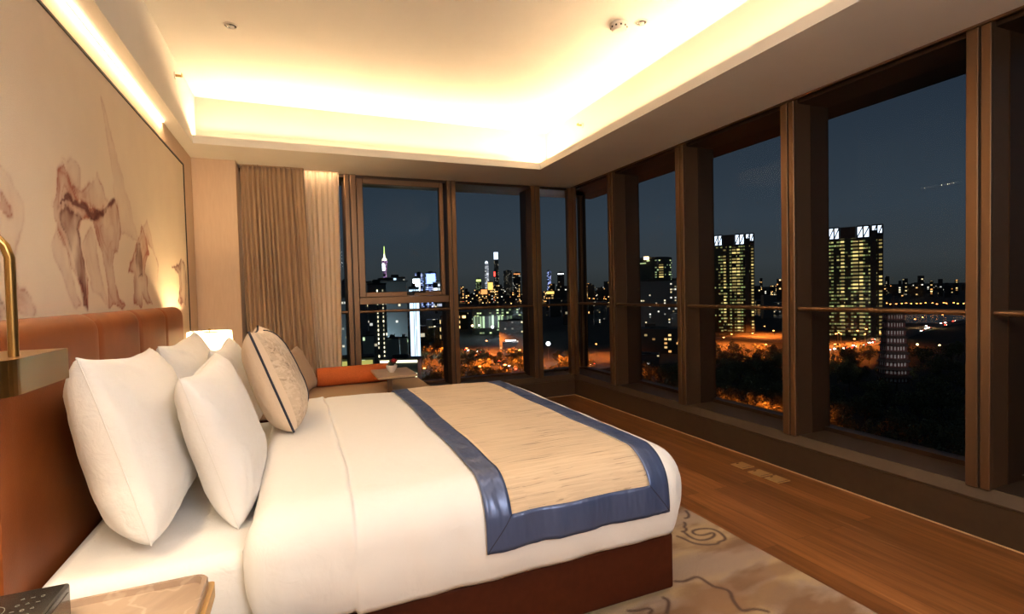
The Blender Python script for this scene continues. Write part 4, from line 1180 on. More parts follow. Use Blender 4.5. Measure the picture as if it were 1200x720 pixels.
# ---- twin office towers seen through the long window wall
def twin(label, pxl, pxr, pyt, d, name='office_tower'):
    a, b = bearing(pxl, pyt, d), bearing(pxr, pyt, d); c = (a + b) / 2; w = (a - b).to_2d().length
    t = thing(name, label, 'skyscraper', (c.x, c.y, GZ + .05)); t.rotation_euler = (0, 0, math.atan2(c.y, c.x) - PI / 2)
    h = c.z - GZ; hw = w / 2; dp = w * .8; hc = h * .895
    bm = B(); box(bm, -hw, hw * .80, -dp / 2, dp / 2, 0, hc); obj('facade', bm, FA['twin'], t, local=True)
    bm = B(); box(bm, hw * .58, hw * .78, -dp / 2 - 1.2, -dp / 2 + 2, 0, h * .955); obj('dark_fin', bm, MT['concrete'], t, local=True)
    bm = B(); box(bm, -hw * .42, hw * .10, -dp / 2 - 1.0, dp / 2, hc, h); obj('core_top', bm, MT['concrete'], t, local=True)
    bm = B(); box(bm, hw * .80, hw, -dp / 2 + 1, dp / 2, 0, h * .93); obj('side_wing', bm, MT['concrete'], t, local=True)
    # lit columns of windows, one above the other
    for k, (x0, x1) in enumerate(((-.40, -.29), (.0, .18), (.22, .34), (.86, .96))):
        yy = -dp / 2 - (.4 if k < 3 else -.6)
        bm = B(); box(bm, x0 * hw, x1 * hw, yy - .1, yy + .3, h * (.02 if k != 1 else .42), h * (.93 if k == 0 else .87))
        obj('lit_window_column', bm, FA['strip'], t, local=True)
    # steel lattice crown with white light
    for s0, s1 in ((-1.0, -.45), (.14, .56), (.62, .98)):
        bm = B(); y0 = -dp / 2
        n = max(1, int((s1 - s0) / .16)); zt = h
        for q in range(n + 1):
            x = (s0 + (s1 - s0) * q / n) * hw; tube(bm, [(x, y0, hc), (x, y0, zt)], .7, 5)
        for q in range(n):
            xa, xb = (s0 + (s1 - s0) * q / n) * hw, (s0 + (s1 - s0) * (q + 1) / n) * hw
            tube(bm, [(xa, y0, hc), (xb, y0, zt)], .6, 5)
        tube(bm, [(s0 * hw, y0, zt), (s1 * hw, y0, zt)], .8, 5); tube(bm, [(s0 * hw, y0, hc), (s1 * hw, y0, hc)], .8, 5)
        cr = obj('crown_truss', bm, MT['concrete'], t, local=True)
        bm = B(); box(bm, s0 * hw + .4, s1 * hw - .4, y0 + 1.2, y0 + 1.8, hc + .8, zt - .6); obj('crown_light', bm, MT['e_crown'], cr, local=True)
    return t
twin('lattice-crowned tower with yellow-lit windows, behind the pagoda', 966, 1034, 268, 690)
twin('lattice-crowned tower with yellow-lit windows, left of the two alike', 833, 883, 277, 720)
# ---- round-fronted building
a, b = bearing(747, 303, 900), bearing(787, 303, 900); c = (a + b) / 2; R_ = (a - b).to_2d().length / 2
t = thing('round_building', 'round-fronted dark building with a lit sign on its roof edge', 'building', (c.x, c.y, GZ + .05)); t.rotation_euler = (0, 0, math.atan2(c.y, c.x) - PI / 2)
h = c.z - GZ
bm = B(); lathe(bm, [(R_, 0), (R_, h - 3)], (0, 0, 0), 48); obj('facade', bm, FA['green'], t, local=True)
bm = B(); lathe(bm, [(R_ * 1.02, h - 3), (R_ * 1.02, h), (R_ * .9, h + 1)], (0, 0, 0), 48); obj('parapet', bm, MT['concrete'], t, local=True)
bm = B(); box(bm, -R_ * .60, -R_ * .32, -R_ * 1.04, -R_ * .98, h - 3, h + 1.5); obj('roof_sign', bm, MT['e_warm'], t, local=True)
bm = B(); box(bm, R_ * .25, R_ * .50, -R_ * .99, -R_ * .90, 6, h - 8)
obj('lit_window_column', bm, FA['strip'], t, local=True)
building('office_block', 'wide dark block below the round-fronted building', 744, 795, 330, 640, 'dark', depth=.6)
building('office_block', 'lower dark block with warm-lit storeys in front of the round-fronted building', 748, 800, 385, 480, 'warm', depth=.5)
building('office_block', 'dim brown block at tree level under the round-fronted building', 744, 772, 415, 400, 'dark', depth=.8)

# ---- skyline towers seen through the back windows
a = bearing(450, 289, 5500); b0 = GZ; H_ = a.z - GZ
t = thing('tv_tower', 'tall thin-waisted television tower glowing purple with a lit mast', 'tower', (a.x, a.y, GZ + .05))
bm = B()
prof = [(30, 0), (24, .12), (17, .28), (13, .42), (14, .52), (19, .64), (24, .735)]
lathe(bm, [(r_ * 1.25, q * H_) for r_, q in prof], (0, 0, 0), 20); obj('lattice_shaft', bm, facade('tv_tower_lattice', (.05, .04, .06), (.62, .30, .85), (1, .5, .70), .9, 1.6, 12, 13, (.1, .9), (.15, .85), .3), t, local=True)
bm = B(); lathe(bm, [(24, .735 * H_), (23, .765 * H_), (12, .785 * H_), (8, .81 * H_), (6, .86 * H_)], (0, 0, 0), 20); obj('tower_head', bm, MT['e_cream'], t, local=True)
bm = B(); lathe(bm, [(6.5, .86 * H_), (4.5, .93 * H_), (3.5, H_)], (0, 0, 0), 10); obj('mast', bm, MT['e_ygr'], t, local=True)
bm = B(); box(bm, -26, -2, -25, -20, .55 * H_, .68 * H_); obj('screen_panel', bm, MT['e_white'], t, local=True)
def supertall(label, px, pyt, pxw, d, taper, mat, top):
    a = bearing(px, pyt, d); H2 = a.z - GZ; w2 = pxw / F_PX * d / 2
    t = thing('supertall_tower', label, 'skyscraper', (a.x, a.y, GZ + .05)); t.rotation_euler = (0, 0, math.atan2(a.y, a.x) - PI / 2)
    bm = B(); lathe(bm, [(w2 * s, q * H2) for s, q in taper], (0, 0, 0), 20); obj('facade', bm, FA[mat], t, local=True)
    bm = B(); lathe(bm, [(w2 * s, q * H2) for s, q in top], (0, 0, 0), 20); obj('lit_crown', bm, MT['e_crown'], t, local=True)
supertall('slim round supertall tower lit white from base to tip', 570, 306, 4.6, 6100, [(.9, 0), (1, .5), (.85, .93)], 'ctf', [(.85, .93), (.6, .98), (.15, 1)])
t = None
a = bearing(581, 296, 6300); H2 = a.z - GZ; w2 = 5.4 / F_PX * 6300 / 2
t = thing('supertall_tower', 'tallest square supertall tower with a bright white top', 'skyscraper', (a.x, a.y, GZ + .05)); t.rotation_euler = (0, 0, math.atan2(a.y, a.x) - PI / 2)
bm = B(); box(bm, -w2, w2, -w2, w2, 0, H2 * .62); box(bm, -w2 * .85, w2, -w2, w2, H2 * .62, H2 * .84); obj('facade', bm, FA['far'], t, local=True)
bm = B(); box(bm, -w2 * .9, w2 * .9, -w2, w2, H2 * .84, H2); obj('lit_crown', bm, MT['e_crown'], t, local=True)
bm = B(); box(bm, -w2 * 1.05, -w2 * .45, -w2 * 1.05, -w2, H2 * .46, H2 * .56); obj('red_sign', bm, MT['e_red'], t, local=True)

def sky(label, pxl, pxr, pyt, d, fac, panel=None, ph=.5, turn=0.0):
    t = building('tower_block', label, pxl, pxr, pyt, d, fac, turn=turn)
    if panel:
        w_, h_, dp_ = t['w'], t['h'], t['dp']
        bm = B(); box(bm, -w_ * .42, w_ * .42, -dp_ / 2 - 2, -dp_ / 2 - .5, h_ * (1 - ph), h_ * .97); obj('lit_panel', bm, MT[panel], t, local=True)
    return t
sky('skyline block with a bright white lit screen, right of the television tower', 483, 492.5, 326, 1500, 'dark', 'e_white', .42)
sky('skyline tower edged with blue light behind the white screen', 486, 496, 320.5, 2200, 'farblue')
sky('skyline block glowing blue and violet, tallest of its neighbours', 498.5, 511, 320, 1900, 'farblue', 'e_blue', .30)
sky('pale violet skyline block at the sash edge', 507, 519, 331, 1700, 'ctf')
sky('large dark office slab in front of the television tower', 429, 476, 331, 420, 'dark', turn=.25)
t = sky('dark slab topped by a bluish lit sign, left of the white screen', 452, 474, 326.5, 520, 'dark')
bm = B(); box(bm, -t['w'] * .45, t['w'] * .05, -t['dp'] / 2 - 1.2, -t['dp'] / 2 - .6, t['h'] * .975, t['h'] * 1.0); obj('lit_sign', bm, MT['e_bluewhite'], t, local=True)
t = sky('dark tower with two vertical rows of lit windows, left in the sash window', 431, 452, 334, 330, 'dark')
for xx in (-.02, .28):
    bm = B(); box(bm, xx * t['w'], (xx + .055) * t['w'], -t['dp'] / 2 - .3, -t['dp'] / 2 - .05, t['h'] * .28, t['h'] * .96)
    obj('lit_window_row', bm, FA['row'], t, local=True)
sky('violet-lit block seen past the edge of the sheer curtain', 400, 406, 330, 900, 'farblue')
sky('dark block seen past the edge of the sheer curtain', 398, 412, 350, 400, 'dark')
sky('skyline block with a green-lit front left of the two supertall towers', 557.5, 564, 327, 3200, 'green', 'e_ygr', .12)
sky('skyline block with a big orange lit screen', 563, 571.5, 339, 2600, 'faror', 'e_orpanel', .35)
sky('skyline block with a gold lit front between the supertall towers', 571, 578, 330.5, 3000, 'faror', 'e_gold', .40)
sky('tall dark tower right of the supertall towers', 590, 600, 318, 3800, 'dark')
sky('dark skyline tower with a lit orange roof corner', 601, 610, 320, 3600, 'far', 'e_orpanel', .06)
sky('dark tower under the red sign of the tallest tower', 580, 588, 334, 2900, 'faror')
sky('corner-window tower with white slanting bands of light', 653, 661, 320, 2600, 'far', 'e_white', .05)
sky('corner-window block with two blue-white lit edges', 641, 645.5, 318, 3000, 'farblue')
sky('corner-window block with warm floodlit front', 640, 650, 341, 1500, 'faror', 'e_gold', .16)
# ---- streetside blocks left, below the opening sash
building('pale_block', 'low pale apartment block left of the white floodlight', 425, 438, 394, 260, 'white', depth=.7)
building('pale_block', 'low pale apartment block right of the white floodlight, left one of a pair', 452, 468, 397, 300, 'white', depth=.7)
building('pale_block', 'low pale apartment block right of the white floodlight, right one of a pair', 468.5, 478, 396, 310, 'white', depth=.7)
t = building('light_tower', 'slim building with full-height bands of blue-white light', 479, 491, 338, 330, 'dark', depth=.8)
for x0, x1 in ((-.46, -.10), (-.04, .10), (.16, .46)):
    bm = B(); box(bm, x0 * t['w'], x1 * t['w'], -t['dp'] / 2 - .5, -t['dp'] / 2 - .1, t['h'] * .18, t['h'] * .985); obj('light_band', bm, MT['e_bluewhite'], t, local=True)
t = building('podium', 'yellow-green lit low podium beside the sheer curtain', 396, 437, 419, 225, 'white', depth=.6)
bm = B(); box(bm, -t['w'] * .48, t['w'] * .48, -t['dp'] / 2 - .5, -t['dp'] / 2 - .2, t['h'] * .45, t['h'] * .97)
MT['e_pod'] = emit('podium_lit_wall', (.70, .62, .16), .42); obj('lit_wall', bm, MT['e_pod'], t, local=True)
t = building('shop_hall', 'low hall with a string of lights along its roof edge and a glowing sign', 446, 494, 421, 235, 'dark', depth=.5, turn=-.25)
bm = B(); box(bm, -t['w'] * .5, t['w'] * .5, -t['dp'] / 2 - .6, -t['dp'] / 2 - .2, t['h'] * .965, t['h'] * 1.0); obj('edge_lights', bm, MT['e_cream'], t, local=True)
bm = B(); box(bm, t['w'] * .22, t['w'] * .48, -t['dp'] / 2 - .8, -t['dp'] / 2 - .2, t['h'] * .15, t['h'] * .80); obj('glowing_sign', bm, MT['e_cream'], t, local=True)
# ---- arched-roof hall and dark hall seen in the back window right of the sash
t = building('market_hall', 'long greenish-lit hall with rows of windows behind the orange streets', 553, 614, 361, 720, 'green', depth=.4)
bm = B(); box(bm, -.48 * t['w'], .48 * t['w'], -t['dp'] / 2 - .6, -t['dp'] / 2 - .1, t['h'] * .25, t['h'] * .70)
obj('lit_window_row', bm, FA['hallrow'], t, local=True)
t = building('dark_hall', 'big dark bluish shed with flat front before the greenish hall', 585, 622, 376, 520, 'dark', depth=.5)
bm = B(); tube(bm, [(t['w'] * .37, -t['dp'] / 2 - 1, t['h'] * .7), (t['w'] * .37, -t['dp'] / 2 - 1.6, t['h'] * .7)], 1.4, 10); obj('wall_lamp', bm, MT['e_white'], t, local=True)
t = building('canopy', 'small low roof with a bright white light panel among the orange streets', 589, 606, 402, 470, 'dark', depth=.5)
bm = B(); box(bm, -t['w'] * .30, t['w'] * .40, -t['dp'] * .3, t['dp'] * .3, t['h'] * 1.06 + 1.2, t['h'] * 1.06 + 1.8); obj('light_panel', bm, MT['e_white'], t, local=True)

# many far skyline blocks that nothing tells apart
G_ = 'far skyline blocks'
LB = 'small far-off block with scattered lit windows on the skyline'
for (x0, x1, y0, y1, d0, d1, n) in ((541, 614, 333, 349, 2200, 3600, 22), (636, 672, 328, 350, 1800, 3000, 8), (680, 714, 322, 346, 1800, 3200, 10), (748, 792, 322, 340, 2000, 3000, 5), (882, 914, 322, 342, 1900, 3600, 9), (1034, 1130, 321, 343, 2300, 4200, 30), (476, 522, 336, 350, 1500, 2400, 6)):
    for k in range(n):
        wpx = 3 + 5 * rnd.random()
        for _ in range(60):
            px = x0 + (x1 - x0) * (k + rnd.random()) / n; d = d0 + (d1 - d0) * rnd.random()
            q = bearing(px, 340, d)
            if not clash(q.x, q.y, wpx / F_PX * d * .75): break
        py = y0 + (y1 - y0) * rnd.random() ** .7
        building('skyline_block', LB, px - wpx / 2, px + wpx / 2, py, d, rnd.choice(['far', 'far', 'faror']), G_, roof=False)
# nearer low city blocks
G_ = 'low city blocks'
LB = 'low dark city block with few lit windows among the streets below'
for (x0, x1, y0, y1, d0, d1, n) in ((480, 522, 356, 385, 500, 1100, 9), (541, 614, 353, 372, 700, 1500, 8), (748, 795, 345, 385, 520, 900, 8), (838, 912, 346, 362, 1000, 1700, 8), (640, 712, 350, 366, 800, 1400, 8)):
    for k in range(n):
        wpx = 7 + 9 * rnd.random(); py = y0 + (y1 - y0) * rnd.random()
        for _ in range(60):
            px = x0 + (x1 - x0) * (k + rnd.random()) / n; d = d0 + (d1 - d0) * rnd.random()
            q = bearing(px, 340, d)
            if not clash(q.x, q.y, wpx / F_PX * d * .75): break
        else: continue
        building('city_block', LB, px - wpx / 2, px + wpx / 2, py, d, rnd.choice(['far', 'dark', 'faror', 'dark']), G_, roof=False, turn=rnd.uniform(-.4, .4))

# ---- roads
def ribbon(name, pts, w, mat, label, cat, z=GZ + .3, th=.25, h=0.0):
    bm = B(); n = len(pts); rows = []
    for i, p in enumerate(pts):
        d = (pts[min(i + 1, n - 1)] - pts[max(i - 1, 0)]); s = Vector((-d.y, d.x, 0)).normalized() * w / 2
        rows.append([bm.verts.new((p.x + s.x, p.y + s.y, z + h)), bm.verts.new((p.x - s.x, p.y - s.y, z + h)), bm.verts.new((p.x - s.x, p.y - s.y, z + h - th)), bm.verts.new((p.x + s.x, p.y + s.y, z + h - th))])
    for a, b in zip(rows[:-1], rows[1:]):
        for k in range(4): bm.faces.new((a[k], a[(k + 1) % 4], b[(k + 1) % 4], b[k]))
    bm.faces.new(rows[0][::-1]); bm.faces.new(rows[-1])
    bmesh.ops.recalc_face_normals(bm, faces=bm.faces)
    return S(name, bm, mat, label, cat)
def smooth_pts(P, k=3):
    P = list(P)
    for _ in range(k):
        q = [P[0]]
        for a, b in zip(P[:-1], P[1:]): q += [a * .75 + b * .25, a * .25 + b * .75]
        q.append(P[-1]); P = q
    return P
riv = smooth_pts([gp(900, 363), gp(970, 372), gp(1050, 375), gp(1130, 372), gp(1240, 371)])
ribbon('river', riv, 190, MT['river'], 'river reflecting the lights of the far bank', 'river', z=GZ + .12, th=.1)
r1 = smooth_pts([gp(960, 412), gp(1000, 405), gp(1034, 399), gp(1070, 388), gp(1110, 379), gp(1180, 372)])
ribbon('road_riverside', r1, 26, MT['asphalt'], 'bright riverside road with cars behind the pagoda', 'road')
r2 = smooth_pts([gp(520, 355.5), gp(560, 355), gp(600, 353.5), gp(630, 353), gp(670, 357), gp(712, 360.5)])
ribbon('road_overpass', r2, 46, MT['asphalt'], 'elevated main road shining across the far back windows', 'road', h=9, th=2)
r3 = smooth_pts([gp(542, 412), gp(570, 416), gp(600, 428), gp(625, 441), gp(660, 438), gp(712, 428)])
ribbon('road_street', r3, 20, MT['asphalt'], 'orange-lit street curving past trees below the back windows', 'road')
r4 = smooth_pts([gp(838, 398), gp(870, 394), gp(900, 398), gp(925, 402)])
ribbon('road_park', r4, 24, MT['asphalt'], 'orange-lit park road in front of the left twin tower', 'road')
r5 = smooth_pts([gp(740, 500), gp(790, 503), gp(850, 508), gp(920, 516)])
ribbon('road_near', r5, 14, MT['asphalt'], 'street close under the long window wall', 'road')

# ---- street lamps
def lamp_proto():
    t = thing('street_lamp', '', 'street lamp', (0, 0, 0))
    bm = B(); tube(bm, [(0, 0, 0), (0, 0, 9.6), (.3, 0, 10.2), (1.2, 0, 10.4)], [.16, .10, .08, .07], 6); obj('pole', bm, MT['concrete'], t, local=True)
    bm = B(); box(bm, .8, 2.2, -.45, .45, 10.0, 10.35); obj('lamp_head', bm, MT['e_or'], t, local=True)
    return t
LP0 = lamp_proto(); used_l = [0]
def lamp(px, py, label, group, power=0, kind='or', scale=1.0):
    p = gp(px, py, GZ + 10.2 * scale)
    if used_l[0] == 0: o = LP0
    else: o = copy_tree(LP0)
    used_l[0] += 1
    o.location = (p.x, p.y, GZ + .31); o.rotation_euler = (0, 0, rnd.uniform(0, 6)); o.scale = (scale,) * 3
    o['label'] = label; o['group'] = group
    if power: down('street_light', (p.x, p.y, GZ + 23.0), power * LAMPK, (1.0, .20, .024) if kind == 'or' else (1, .75, .45), 150, .5)
    return o
G = 'sodium street lamps below the back windows'; LBL = 'orange sodium street lamp among the trees below the back windows'
for px, py, pw in ((572, 400, 52000), (607, 411, 42000), (548, 409, 30000), (590, 428, 22000), (519, 409, 30000), (500, 432, 9000), (656, 424, 22000), (642, 438, 14000), (699, 404, 30000), (690, 432, 16000), (707, 436, 12000), (560, 430, 14000)): lamp(px, py, LBL, G, pw)
G = 'park street lamps'; LBL = 'orange street lamp on the park road by the twin towers'
for px, py, pw in ((896, 383, 90000), (898, 404, 60000), (858, 392, 60000), (880, 391, 0), (908, 388, 0), (846, 396, 30000), (985, 392, 40000), (1014, 392, 26000), (976, 404, 30000), (1031, 391, 0), (1000, 398, 10000)): lamp(px, py, LBL, G, pw)
G = 'street lamps close below'; LBL = 'orange street lamp low under the long window wall'
for px, py, pw in ((768, 478, 5000), (846, 486, 3600), (862, 492, 3600), (905, 500, 3600), (785, 488, 4000), (884, 492, 3600), (757, 482, 4000)): lamp(px, py, LBL, G, pw, scale=.7)
G = 'overpass lamps'; LBL = 'small bright lamp along the elevated main road'
for k in range(26): q = r2[int(2 + (len(r2) - 5) * k / 25)]; o = copy_tree(LP0); o.location = (q.x + rnd.uniform(-14, 14), q.y + rnd.uniform(-14, 14), GZ + 9.31); o['label'] = LBL; o['group'] = G; o.scale = (1.7,) * 3
for k in range(0, 26, 2): q = r2[int(2 + (len(r2) - 5) * k / 25)]; down('overpass_light', (q.x, q.y, GZ + 45), 420000, (1, .48, .15), 150, 1)
G = 'riverside lamps'; LBL = 'small warm lamp along the riverside road behind the pagoda'
for k in range(16): q = r1[int(2 + (len(r1) - 5) * k / 15)]; o = copy_tree(LP0); o.location = (q.x + rnd.uniform(-9, 9), q.y + 13, GZ + .31); o['label'] = LBL; o['group'] = G; o.scale = (1.0,) * 3
for k in (2, 6, 10, 14): q = r1[int(2 + (len(r1) - 5) * k / 15)]; down('riverside_light', (q.x, q.y, GZ + 14), 16000, (1, .55, .22), 150, 1)
# far river-bank lamps (they glitter on the water)
G = 'far bank lamps'; LBL = 'tiny warm lamp on the far river bank'
for k in range(16):
    q = gp(1040 + 6 * k + rnd.uniform(-2, 2), 365 + rnd.uniform(-1, 1)); o = copy_tree(LP0); o.location = (q.x, q.y, GZ + .05); o['label'] = LBL; o['group'] = G; o.scale = (1.5,) * 3
# white floodlights
def flood(px, py, r, label, power, mat='e_white', hgt=14.0):
    p = gp(px, py, GZ + hgt)
    t = thing('floodlight', label, 'floodlight', (p.x, p.y, GZ + .05))
    bm = B(); tube(bm, [(0, 0, 0), (0, 0, hgt - r)], .18, 6); obj('mast', bm, MT['concrete'], t, local=True)
    bm = B(); lathe(bm, [(.05, hgt - r), (r * .8, hgt - r * .6), (r, hgt), (r * .8, hgt + r * .6), (.05, hgt + r)], (0, 0, 0), 12); obj('lamp_globe', bm, MT[mat], t, local=True)
    if power: point('flood_light', (p.x, p.y, GZ + hgt + r + 1.5), power, (.75, .92, 1), .6)
flood(449, 416, 1.25, 'brightest white floodlight beside the pale apartment blocks', 50000)
flood(577, 383.5, 1.7, 'bright white floodlight in front of the greenish hall', 20000)
flood(561.5, 381.5, 1.1, 'floodlight left of the bright one before the greenish hall', 0)
flood(553.5, 382, 1.4, 'warm floodlight farthest left before the greenish hall', 0, 'e_warm')
flood(642.5, 403, 1.8, 'bright white floodlight low in the corner window', 16000)
flood(509.5, 383.5, 1.5, 'warm white floodlight over the dark trees right of the light-banded building', 0, 'e_cream')
flood(1075, 404, .8, 'dim warm garden lamp right of the pagoda', 0, 'e_warm', 5)
flood(1101, 405, .7, 'dim warm garden lamp farther right of the pagoda', 0, 'e_warm', 5)
flood(872, 455, .32, 'small white garden lamp in the dark trees, upper one', 0, 'e_white', 5)
flood(875, 463.5, .34, 'small white garden lamp in the dark trees, lower one', 0, 'e_white', 5)
flood(893, 469, .28, 'small white garden lamp in the dark trees, right one', 0, 'e_white', 5)

# ---- cars
def car_proto():
    t = thing('car', '', 'car', (0, 0, 0))
    prof = [(-2.2, .3), (-2.2, .85), (-1.5, .95), (-.9, 1.45), (.6, 1.45), (1.2, .95), (2.15, .8), (2.2, .3)]
    bm = B(); A = [bm.verts.new((x, -.85, z)) for x, z in prof]; Bv = [bm.verts.new((x, .85, z)) for x, z in prof]; n = len(prof)
    for i in range(n): bm.faces.new((A[i], A[(i + 1) % n], Bv[(i + 1) % n], Bv[i]))
    bm.faces.new(A[::-1]); bm.faces.new(Bv); obj('body', bm, MT['concrete'], t, local=True)
    bm = B()
    for sx in (-1.45, 1.35):
        tube(bm, [(sx, -.9, .32), (sx, .9, .32)], .32, 10)
    obj('wheels', bm, MT['blackmat'], t, local=True).name = 'wheel_axles'
    bm = B(); box(bm, 2.16, 2.35, -.85, .85, .5, .95); obj('headlights', bm, MT['e_headlight'], t, local=True).name = 'headlamp_bar'
    bm = B(); box(bm, -2.35, -2.18, -.85, .85, .6, 1.0); obj('taillights', bm, MT['e_tail'], t, local=True).name = 'tail_lamp_bar'
    return t
C0 = car_proto(); first = True
for path, n, z, lbl, g in ((r1, 34, GZ + .31, 'car with lit lamps on the riverside road behind the pagoda', 'cars on the riverside road'), (r2, 30, GZ + 9.31, 'car with lit lamps on the elevated main road', 'cars on the elevated road'), (r3, 10, GZ + .31, 'car with lit lamps on the orange street below the back windows', 'cars on the orange street')):
    for k in range(n):
        f = (k + rnd.random() * .8) / n * (len(path) - 2); i = int(f); p = path[i].lerp(path[i + 1], f - i); d = path[i + 1] - path[i]
        o = C0 if first else copy_tree(C0); first = False
        s = Vector((-d.y, d.x, 0)).normalized() * rnd.choice([-8, -4.5, 4.5, 8]) * (1 if path is not r2 else 2)
        flip = PI if rnd.random() < .35 else 0
        o.location = (p.x + s.x, p.y + s.y, z); o.rotation_euler = (0, 0, math.atan2(d.y, d.x) + PI + flip)
        o['label'] = lbl; o['group'] = g

# ---- pagoda
q = bearing(1047, 420, 330); PH = 330 * (elev(1047, 345) - elev(1047, 447))
pbz = CAM_H + 330 * elev(1047, 447)
t = thing('pagoda', 'tall nine-tiered pagoda standing dark among the trees', 'pagoda', (q.x, q.y, pbz))
MT['pag_wall'] = noisy('pagoda_white_wall', [(.3, (.60, .55, .54)), (.7, (.70, .65, .63))], nscale=2, rough=.9)
MT['pag_roof'] = pbr('pagoda_dark_roof', (.045, .025, .020), .8)
MT['pag_col'] = pbr('pagoda_red_columns', (.10, .035, .03), .7)
tiers = 9; z = 0; r0 = 8.8 * 330 / 330; th_ = PH * .80 / tiers
for k in range(tiers):
    r = 6.6 - 2.5 * k / tiers
    bm = B(); lathe(bm, [(r, z), (r, z + th_ * .62)], (0, 0, 0), 8); obj('tier_wall', bm, MT['pag_wall'], t, local=True)
    bm = B(); lathe(bm, [(r * 1.02, z + th_ * .60), (r * 1.26, z + th_ * .64), (r * 1.20, z + th_ * .70), (r * .95, z + th_ * .98)], (0, 0, 0), 8); obj('tier_roof', bm, MT['pag_roof'], t, local=True)
    bm = B()
    for i in range(8):
        for jf in (0, .33, .67):
            a, b = 2 * PI * i / 8, 2 * PI * (i + 1) / 8
            x, y = r * 1.02 * ((1 - jf) * math.cos(a) + jf * math.cos(b)), r * 1.02 * ((1 - jf) * math.sin(a) + jf * math.sin(b))
            tube(bm, [(x, y, z), (x, y, z + th_ * .60)], .38, 6)
    lathe(bm, [(r * 1.10, z + th_ * .02), (r * 1.10, z + th_ * .16), (r * 1.06, z + th_ * .16), (r * 1.06, z + th_ * .02)], (0, 0, 0), 8, False)
    obj('tier_columns', bm, MT['pag_col'], t, local=True).name = 'tier_gallery'
    z += th_
bm = B(); rr_ = 4.1
lathe(bm, [(rr_ * 1.35, z - .4), (rr_ * 1.25, z + .2), (rr_ * .7, z + PH * .03), (rr_ * .3, z + PH * .06), (.5, z + PH * .085)], (0, 0, 0), 8); obj('top_roof', bm, MT['pag_roof'], t, local=True)
bm = B(); lathe(bm, [(.55, z + PH * .08), (.8, z + PH * .10), (.4, z + PH * .12), (.6, z + PH * .135), (.3, z + PH * .15), (.12, PH)], (0, 0, 0), 8); obj('spire', bm, MT['pag_roof'], t, local=True)
sp_ = down('pagoda_glow', (q.x - 24, q.y - 36, GZ + 30), 11000, (1, .90, .86), 62, 1)
sp_.rotation_euler = (Vector((q.x, q.y, GZ + 30)) - sp_.location).to_track_quat('-Z', 'Y').to_euler()

# ---- trees
def tree_proto(seed):
    rg = random.Random(seed)
    t = thing('tree', '', 'tree', (0, 0, 0))
    bm = B(); tube(bm, [(0, 0, 0), (.1, .05, 2.5), (-.1, .1, 5.5)], [.34, .26, .15], 7)
    for k in range(4):
        a = rg.uniform(0, 6.28); tube(bm, [(0, 0, 3 + .4 * k), (1.6 * math.cos(a), 1.6 * math.sin(a), 5.6 + .5 * k)], [.14, .05], 5)
    obj('trunk', bm, MT['bark'], t, local=True)
    bm = B()
    blobs = [(rg.gauss(0, 2.1), rg.gauss(0, 2.1), rg.uniform(5, 10), rg.uniform(1.5, 2.6)) for _ in range(13)]
    for bx_, by_, bz_, br in blobs:
        for _ in range(95):
            d = Vector((rg.gauss(0, 1), rg.gauss(0, 1), rg.gauss(0, 1))).normalized()
            p = Vector((bx_, by_, bz_)) + d * br * rg.uniform(.72, 1.05)
            s = rg.uniform(.22, .48); u_ = d.orthogonal().normalized(); u_.rotate(Matrix.Rotation(rg.uniform(0, 6.28), 3, d)); v_ = d.cross(u_)
            d2 = d * rg.uniform(-.2, .3)
            bm.faces.new([bm.verts.new(p + x) for x in (u_ * s, (v_ + d2) * s * .55, -u_ * s, (-v_ + d2) * s * .55)])
    obj('crown', bm, MT['leafcrown'], t, local=True)
    return t
MT['bark'] = pbr('tree_bark', (.06, .045, .03), .9)
MT['leafcrown'] = noisy('tree_leaves', [(.3, (.06, .065, .02)), (.7, (.15, .14, .050))], nscale=.8, rough=.7)
TP = [tree_proto(s) for s in (3, 8, 15)]; used_t = [0]
def trees(x0, x1, y0, y1, n, label, group, s0=.9, s1=1.4):
    for k in range(n):
        s = rnd.uniform(s0, s1)
        for _ in range(40):
            px = x0 + (x1 - x0) * rnd.random(); py = y0 + (y1 - y0) * rnd.random(); p = gp(px, py, GZ + 9 * s)
            if not clash(p.x, p.y, 4.3 * s): break
        PLACED.append((p.x, p.y, 4.3 * s))
        i = used_t[0]
        o = TP[i] if i < 3 else copy_tree(TP[i % 3])
        used_t[0] += 1
        o.location = (p.x, p.y, GZ - .02); o.rotation_euler = (0, 0, rnd.uniform(0, 6.28)); o.scale = (s, s, s * rnd.uniform(.85, 1.1))
        o['label'] = label; o['group'] = group
trees(541, 616, 412, 436, 22, 'leafy tree under orange lamps below the back windows', 'trees under the back windows')
trees(541, 616, 436, 452, 7, 'dark leafy tree closest below the back window right of the sash', 'dark trees under the back windows')
trees(486, 522, 408, 445, 16, 'leafy tree beside the string-lit hall below the sash window', 'trees by the string-lit hall')
trees(494, 520, 384, 402, 7, 'dark tree in the block right of the light-banded building', 'dark trees by the light-banded building')
trees(640, 712, 412, 438, 10, 'leafy tree beside the street below the corner windows', 'trees below the corner windows')
trees(752, 796, 428, 486, 17, 'leafy tree below the round-fronted building', 'trees below the round-fronted building')
trees(836, 916, 404, 414, 9, 'lamp-lit tree along the park road before the left twin tower', 'park road trees')
trees(836, 916, 416, 470, 36, 'dark tree of the wooded park below the left twin tower', 'dark park trees')
trees(836, 916, 478, 505, 18, 'orange-lit tree close under the long window wall', 'trees close below')
trees(970, 1135, 404, 440, 26, 'dark tree of the wood around the pagoda foot', 'pagoda wood')
trees(970, 1135, 445, 560, 30, 'dark tree of the near wood in front of the pagoda', 'near wood')
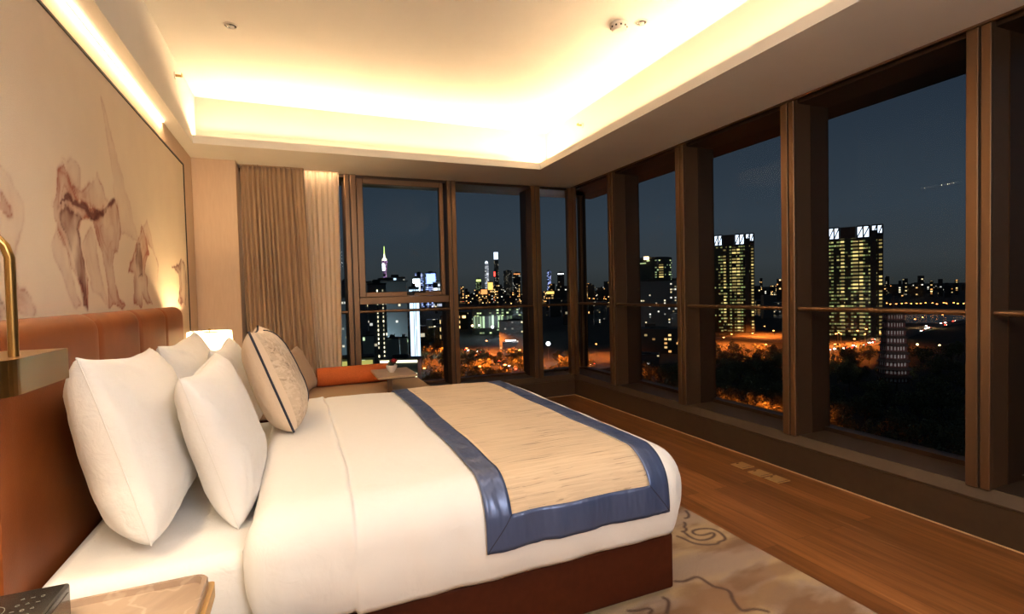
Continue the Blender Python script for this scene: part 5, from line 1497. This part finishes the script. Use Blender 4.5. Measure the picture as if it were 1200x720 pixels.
# ================================================================== light, sky, camera
area('entrance_light', (.9, -1.2, 2.2), 1.2, .5, FILL, (1.0, .96, .92), (math.radians(68), 0, math.radians(0)))  # unseen fill lamp added behind the camera to brighten bed and far corner
for k_, (x_, y_) in enumerate(((.35, 1.75), (1.15, 1.75), (.35, -.2), (1.15, -.2))):  # downlights added out of view to brighten the bed and bounce onto soffits
    t = downlight('downlight', (x_, y_, ZC), ['lit recessed downlight over the near side of the bed, headboard end', 'lit recessed downlight over the near side of the bed, foot end', 'lit recessed downlight behind the camera, headboard end', 'lit recessed downlight behind the camera, foot end'][k_])
    down('downlight_beam', (x_, y_, ZC - .03), DOWN_FILL, (1.0, .88, .76), 125, .05)
area('curtain_slot_light', (.235, 5.735, 2.645), .40, .02, 3.0, WARM, (0, 0, 0))
w = bpy.data.worlds.new('night_sky'); SC.world = w; w.use_nodes = True
nt = w.node_tree; bg = nt.nodes['Background']
tc = N(nt, 'ShaderNodeTexCoord'); sp = N(nt, 'ShaderNodeSeparateXYZ'); L(nt, tc.outputs['Generated'], sp.inputs[0])
r = ramp(nt, [(0.0, (.030, .034, .034)), (0.04, (.040, .047, .052)), (0.12, (.036, .050, .066)), (0.30, (.020, .031, .048)), (1.0, (.008, .013, .024))])
L(nt, sp.outputs['Z'], r.inputs['Fac']); L(nt, r.outputs['Color'], bg.inputs['Color']); bg.inputs['Strength'].default_value = .52

cam = bpy.data.cameras.new('camera'); co = bpy.data.objects.new('camera', cam); COL.objects.link(co)
m = Matrix(((RT.x, UP.x, -FW.x, 0), (RT.y, UP.y, -FW.y, 0), (RT.z, UP.z, -FW.z, CAM_H), (0, 0, 0, 1)))
co.matrix_world = m
cam.sensor_fit = 'HORIZONTAL'; cam.sensor_width = 36; cam.lens = F_PX / 1200 * 36; cam.clip_start = .05; cam.clip_end = 30000
SC.camera = co
SC.view_settings.view_transform = 'Standard'; SC.view_settings.look = 'None'; SC.view_settings.gamma = 1; SC.view_settings.use_curve_mapping = False
SC.view_settings.exposure = EXPO
cy = SC.cycles
cy.max_bounces = 10; cy.diffuse_bounces = 5; cy.glossy_bounces = 4; cy.transmission_bounces = 6; cy.transparent_max_bounces = 12
cy.sample_clamp_indirect = 6; cy.caustics_reflective = False; cy.caustics_refractive = False
cy.use_denoising = True
try: cy.denoiser = 'OPENIMAGEDENOISE'
except Exception: pass
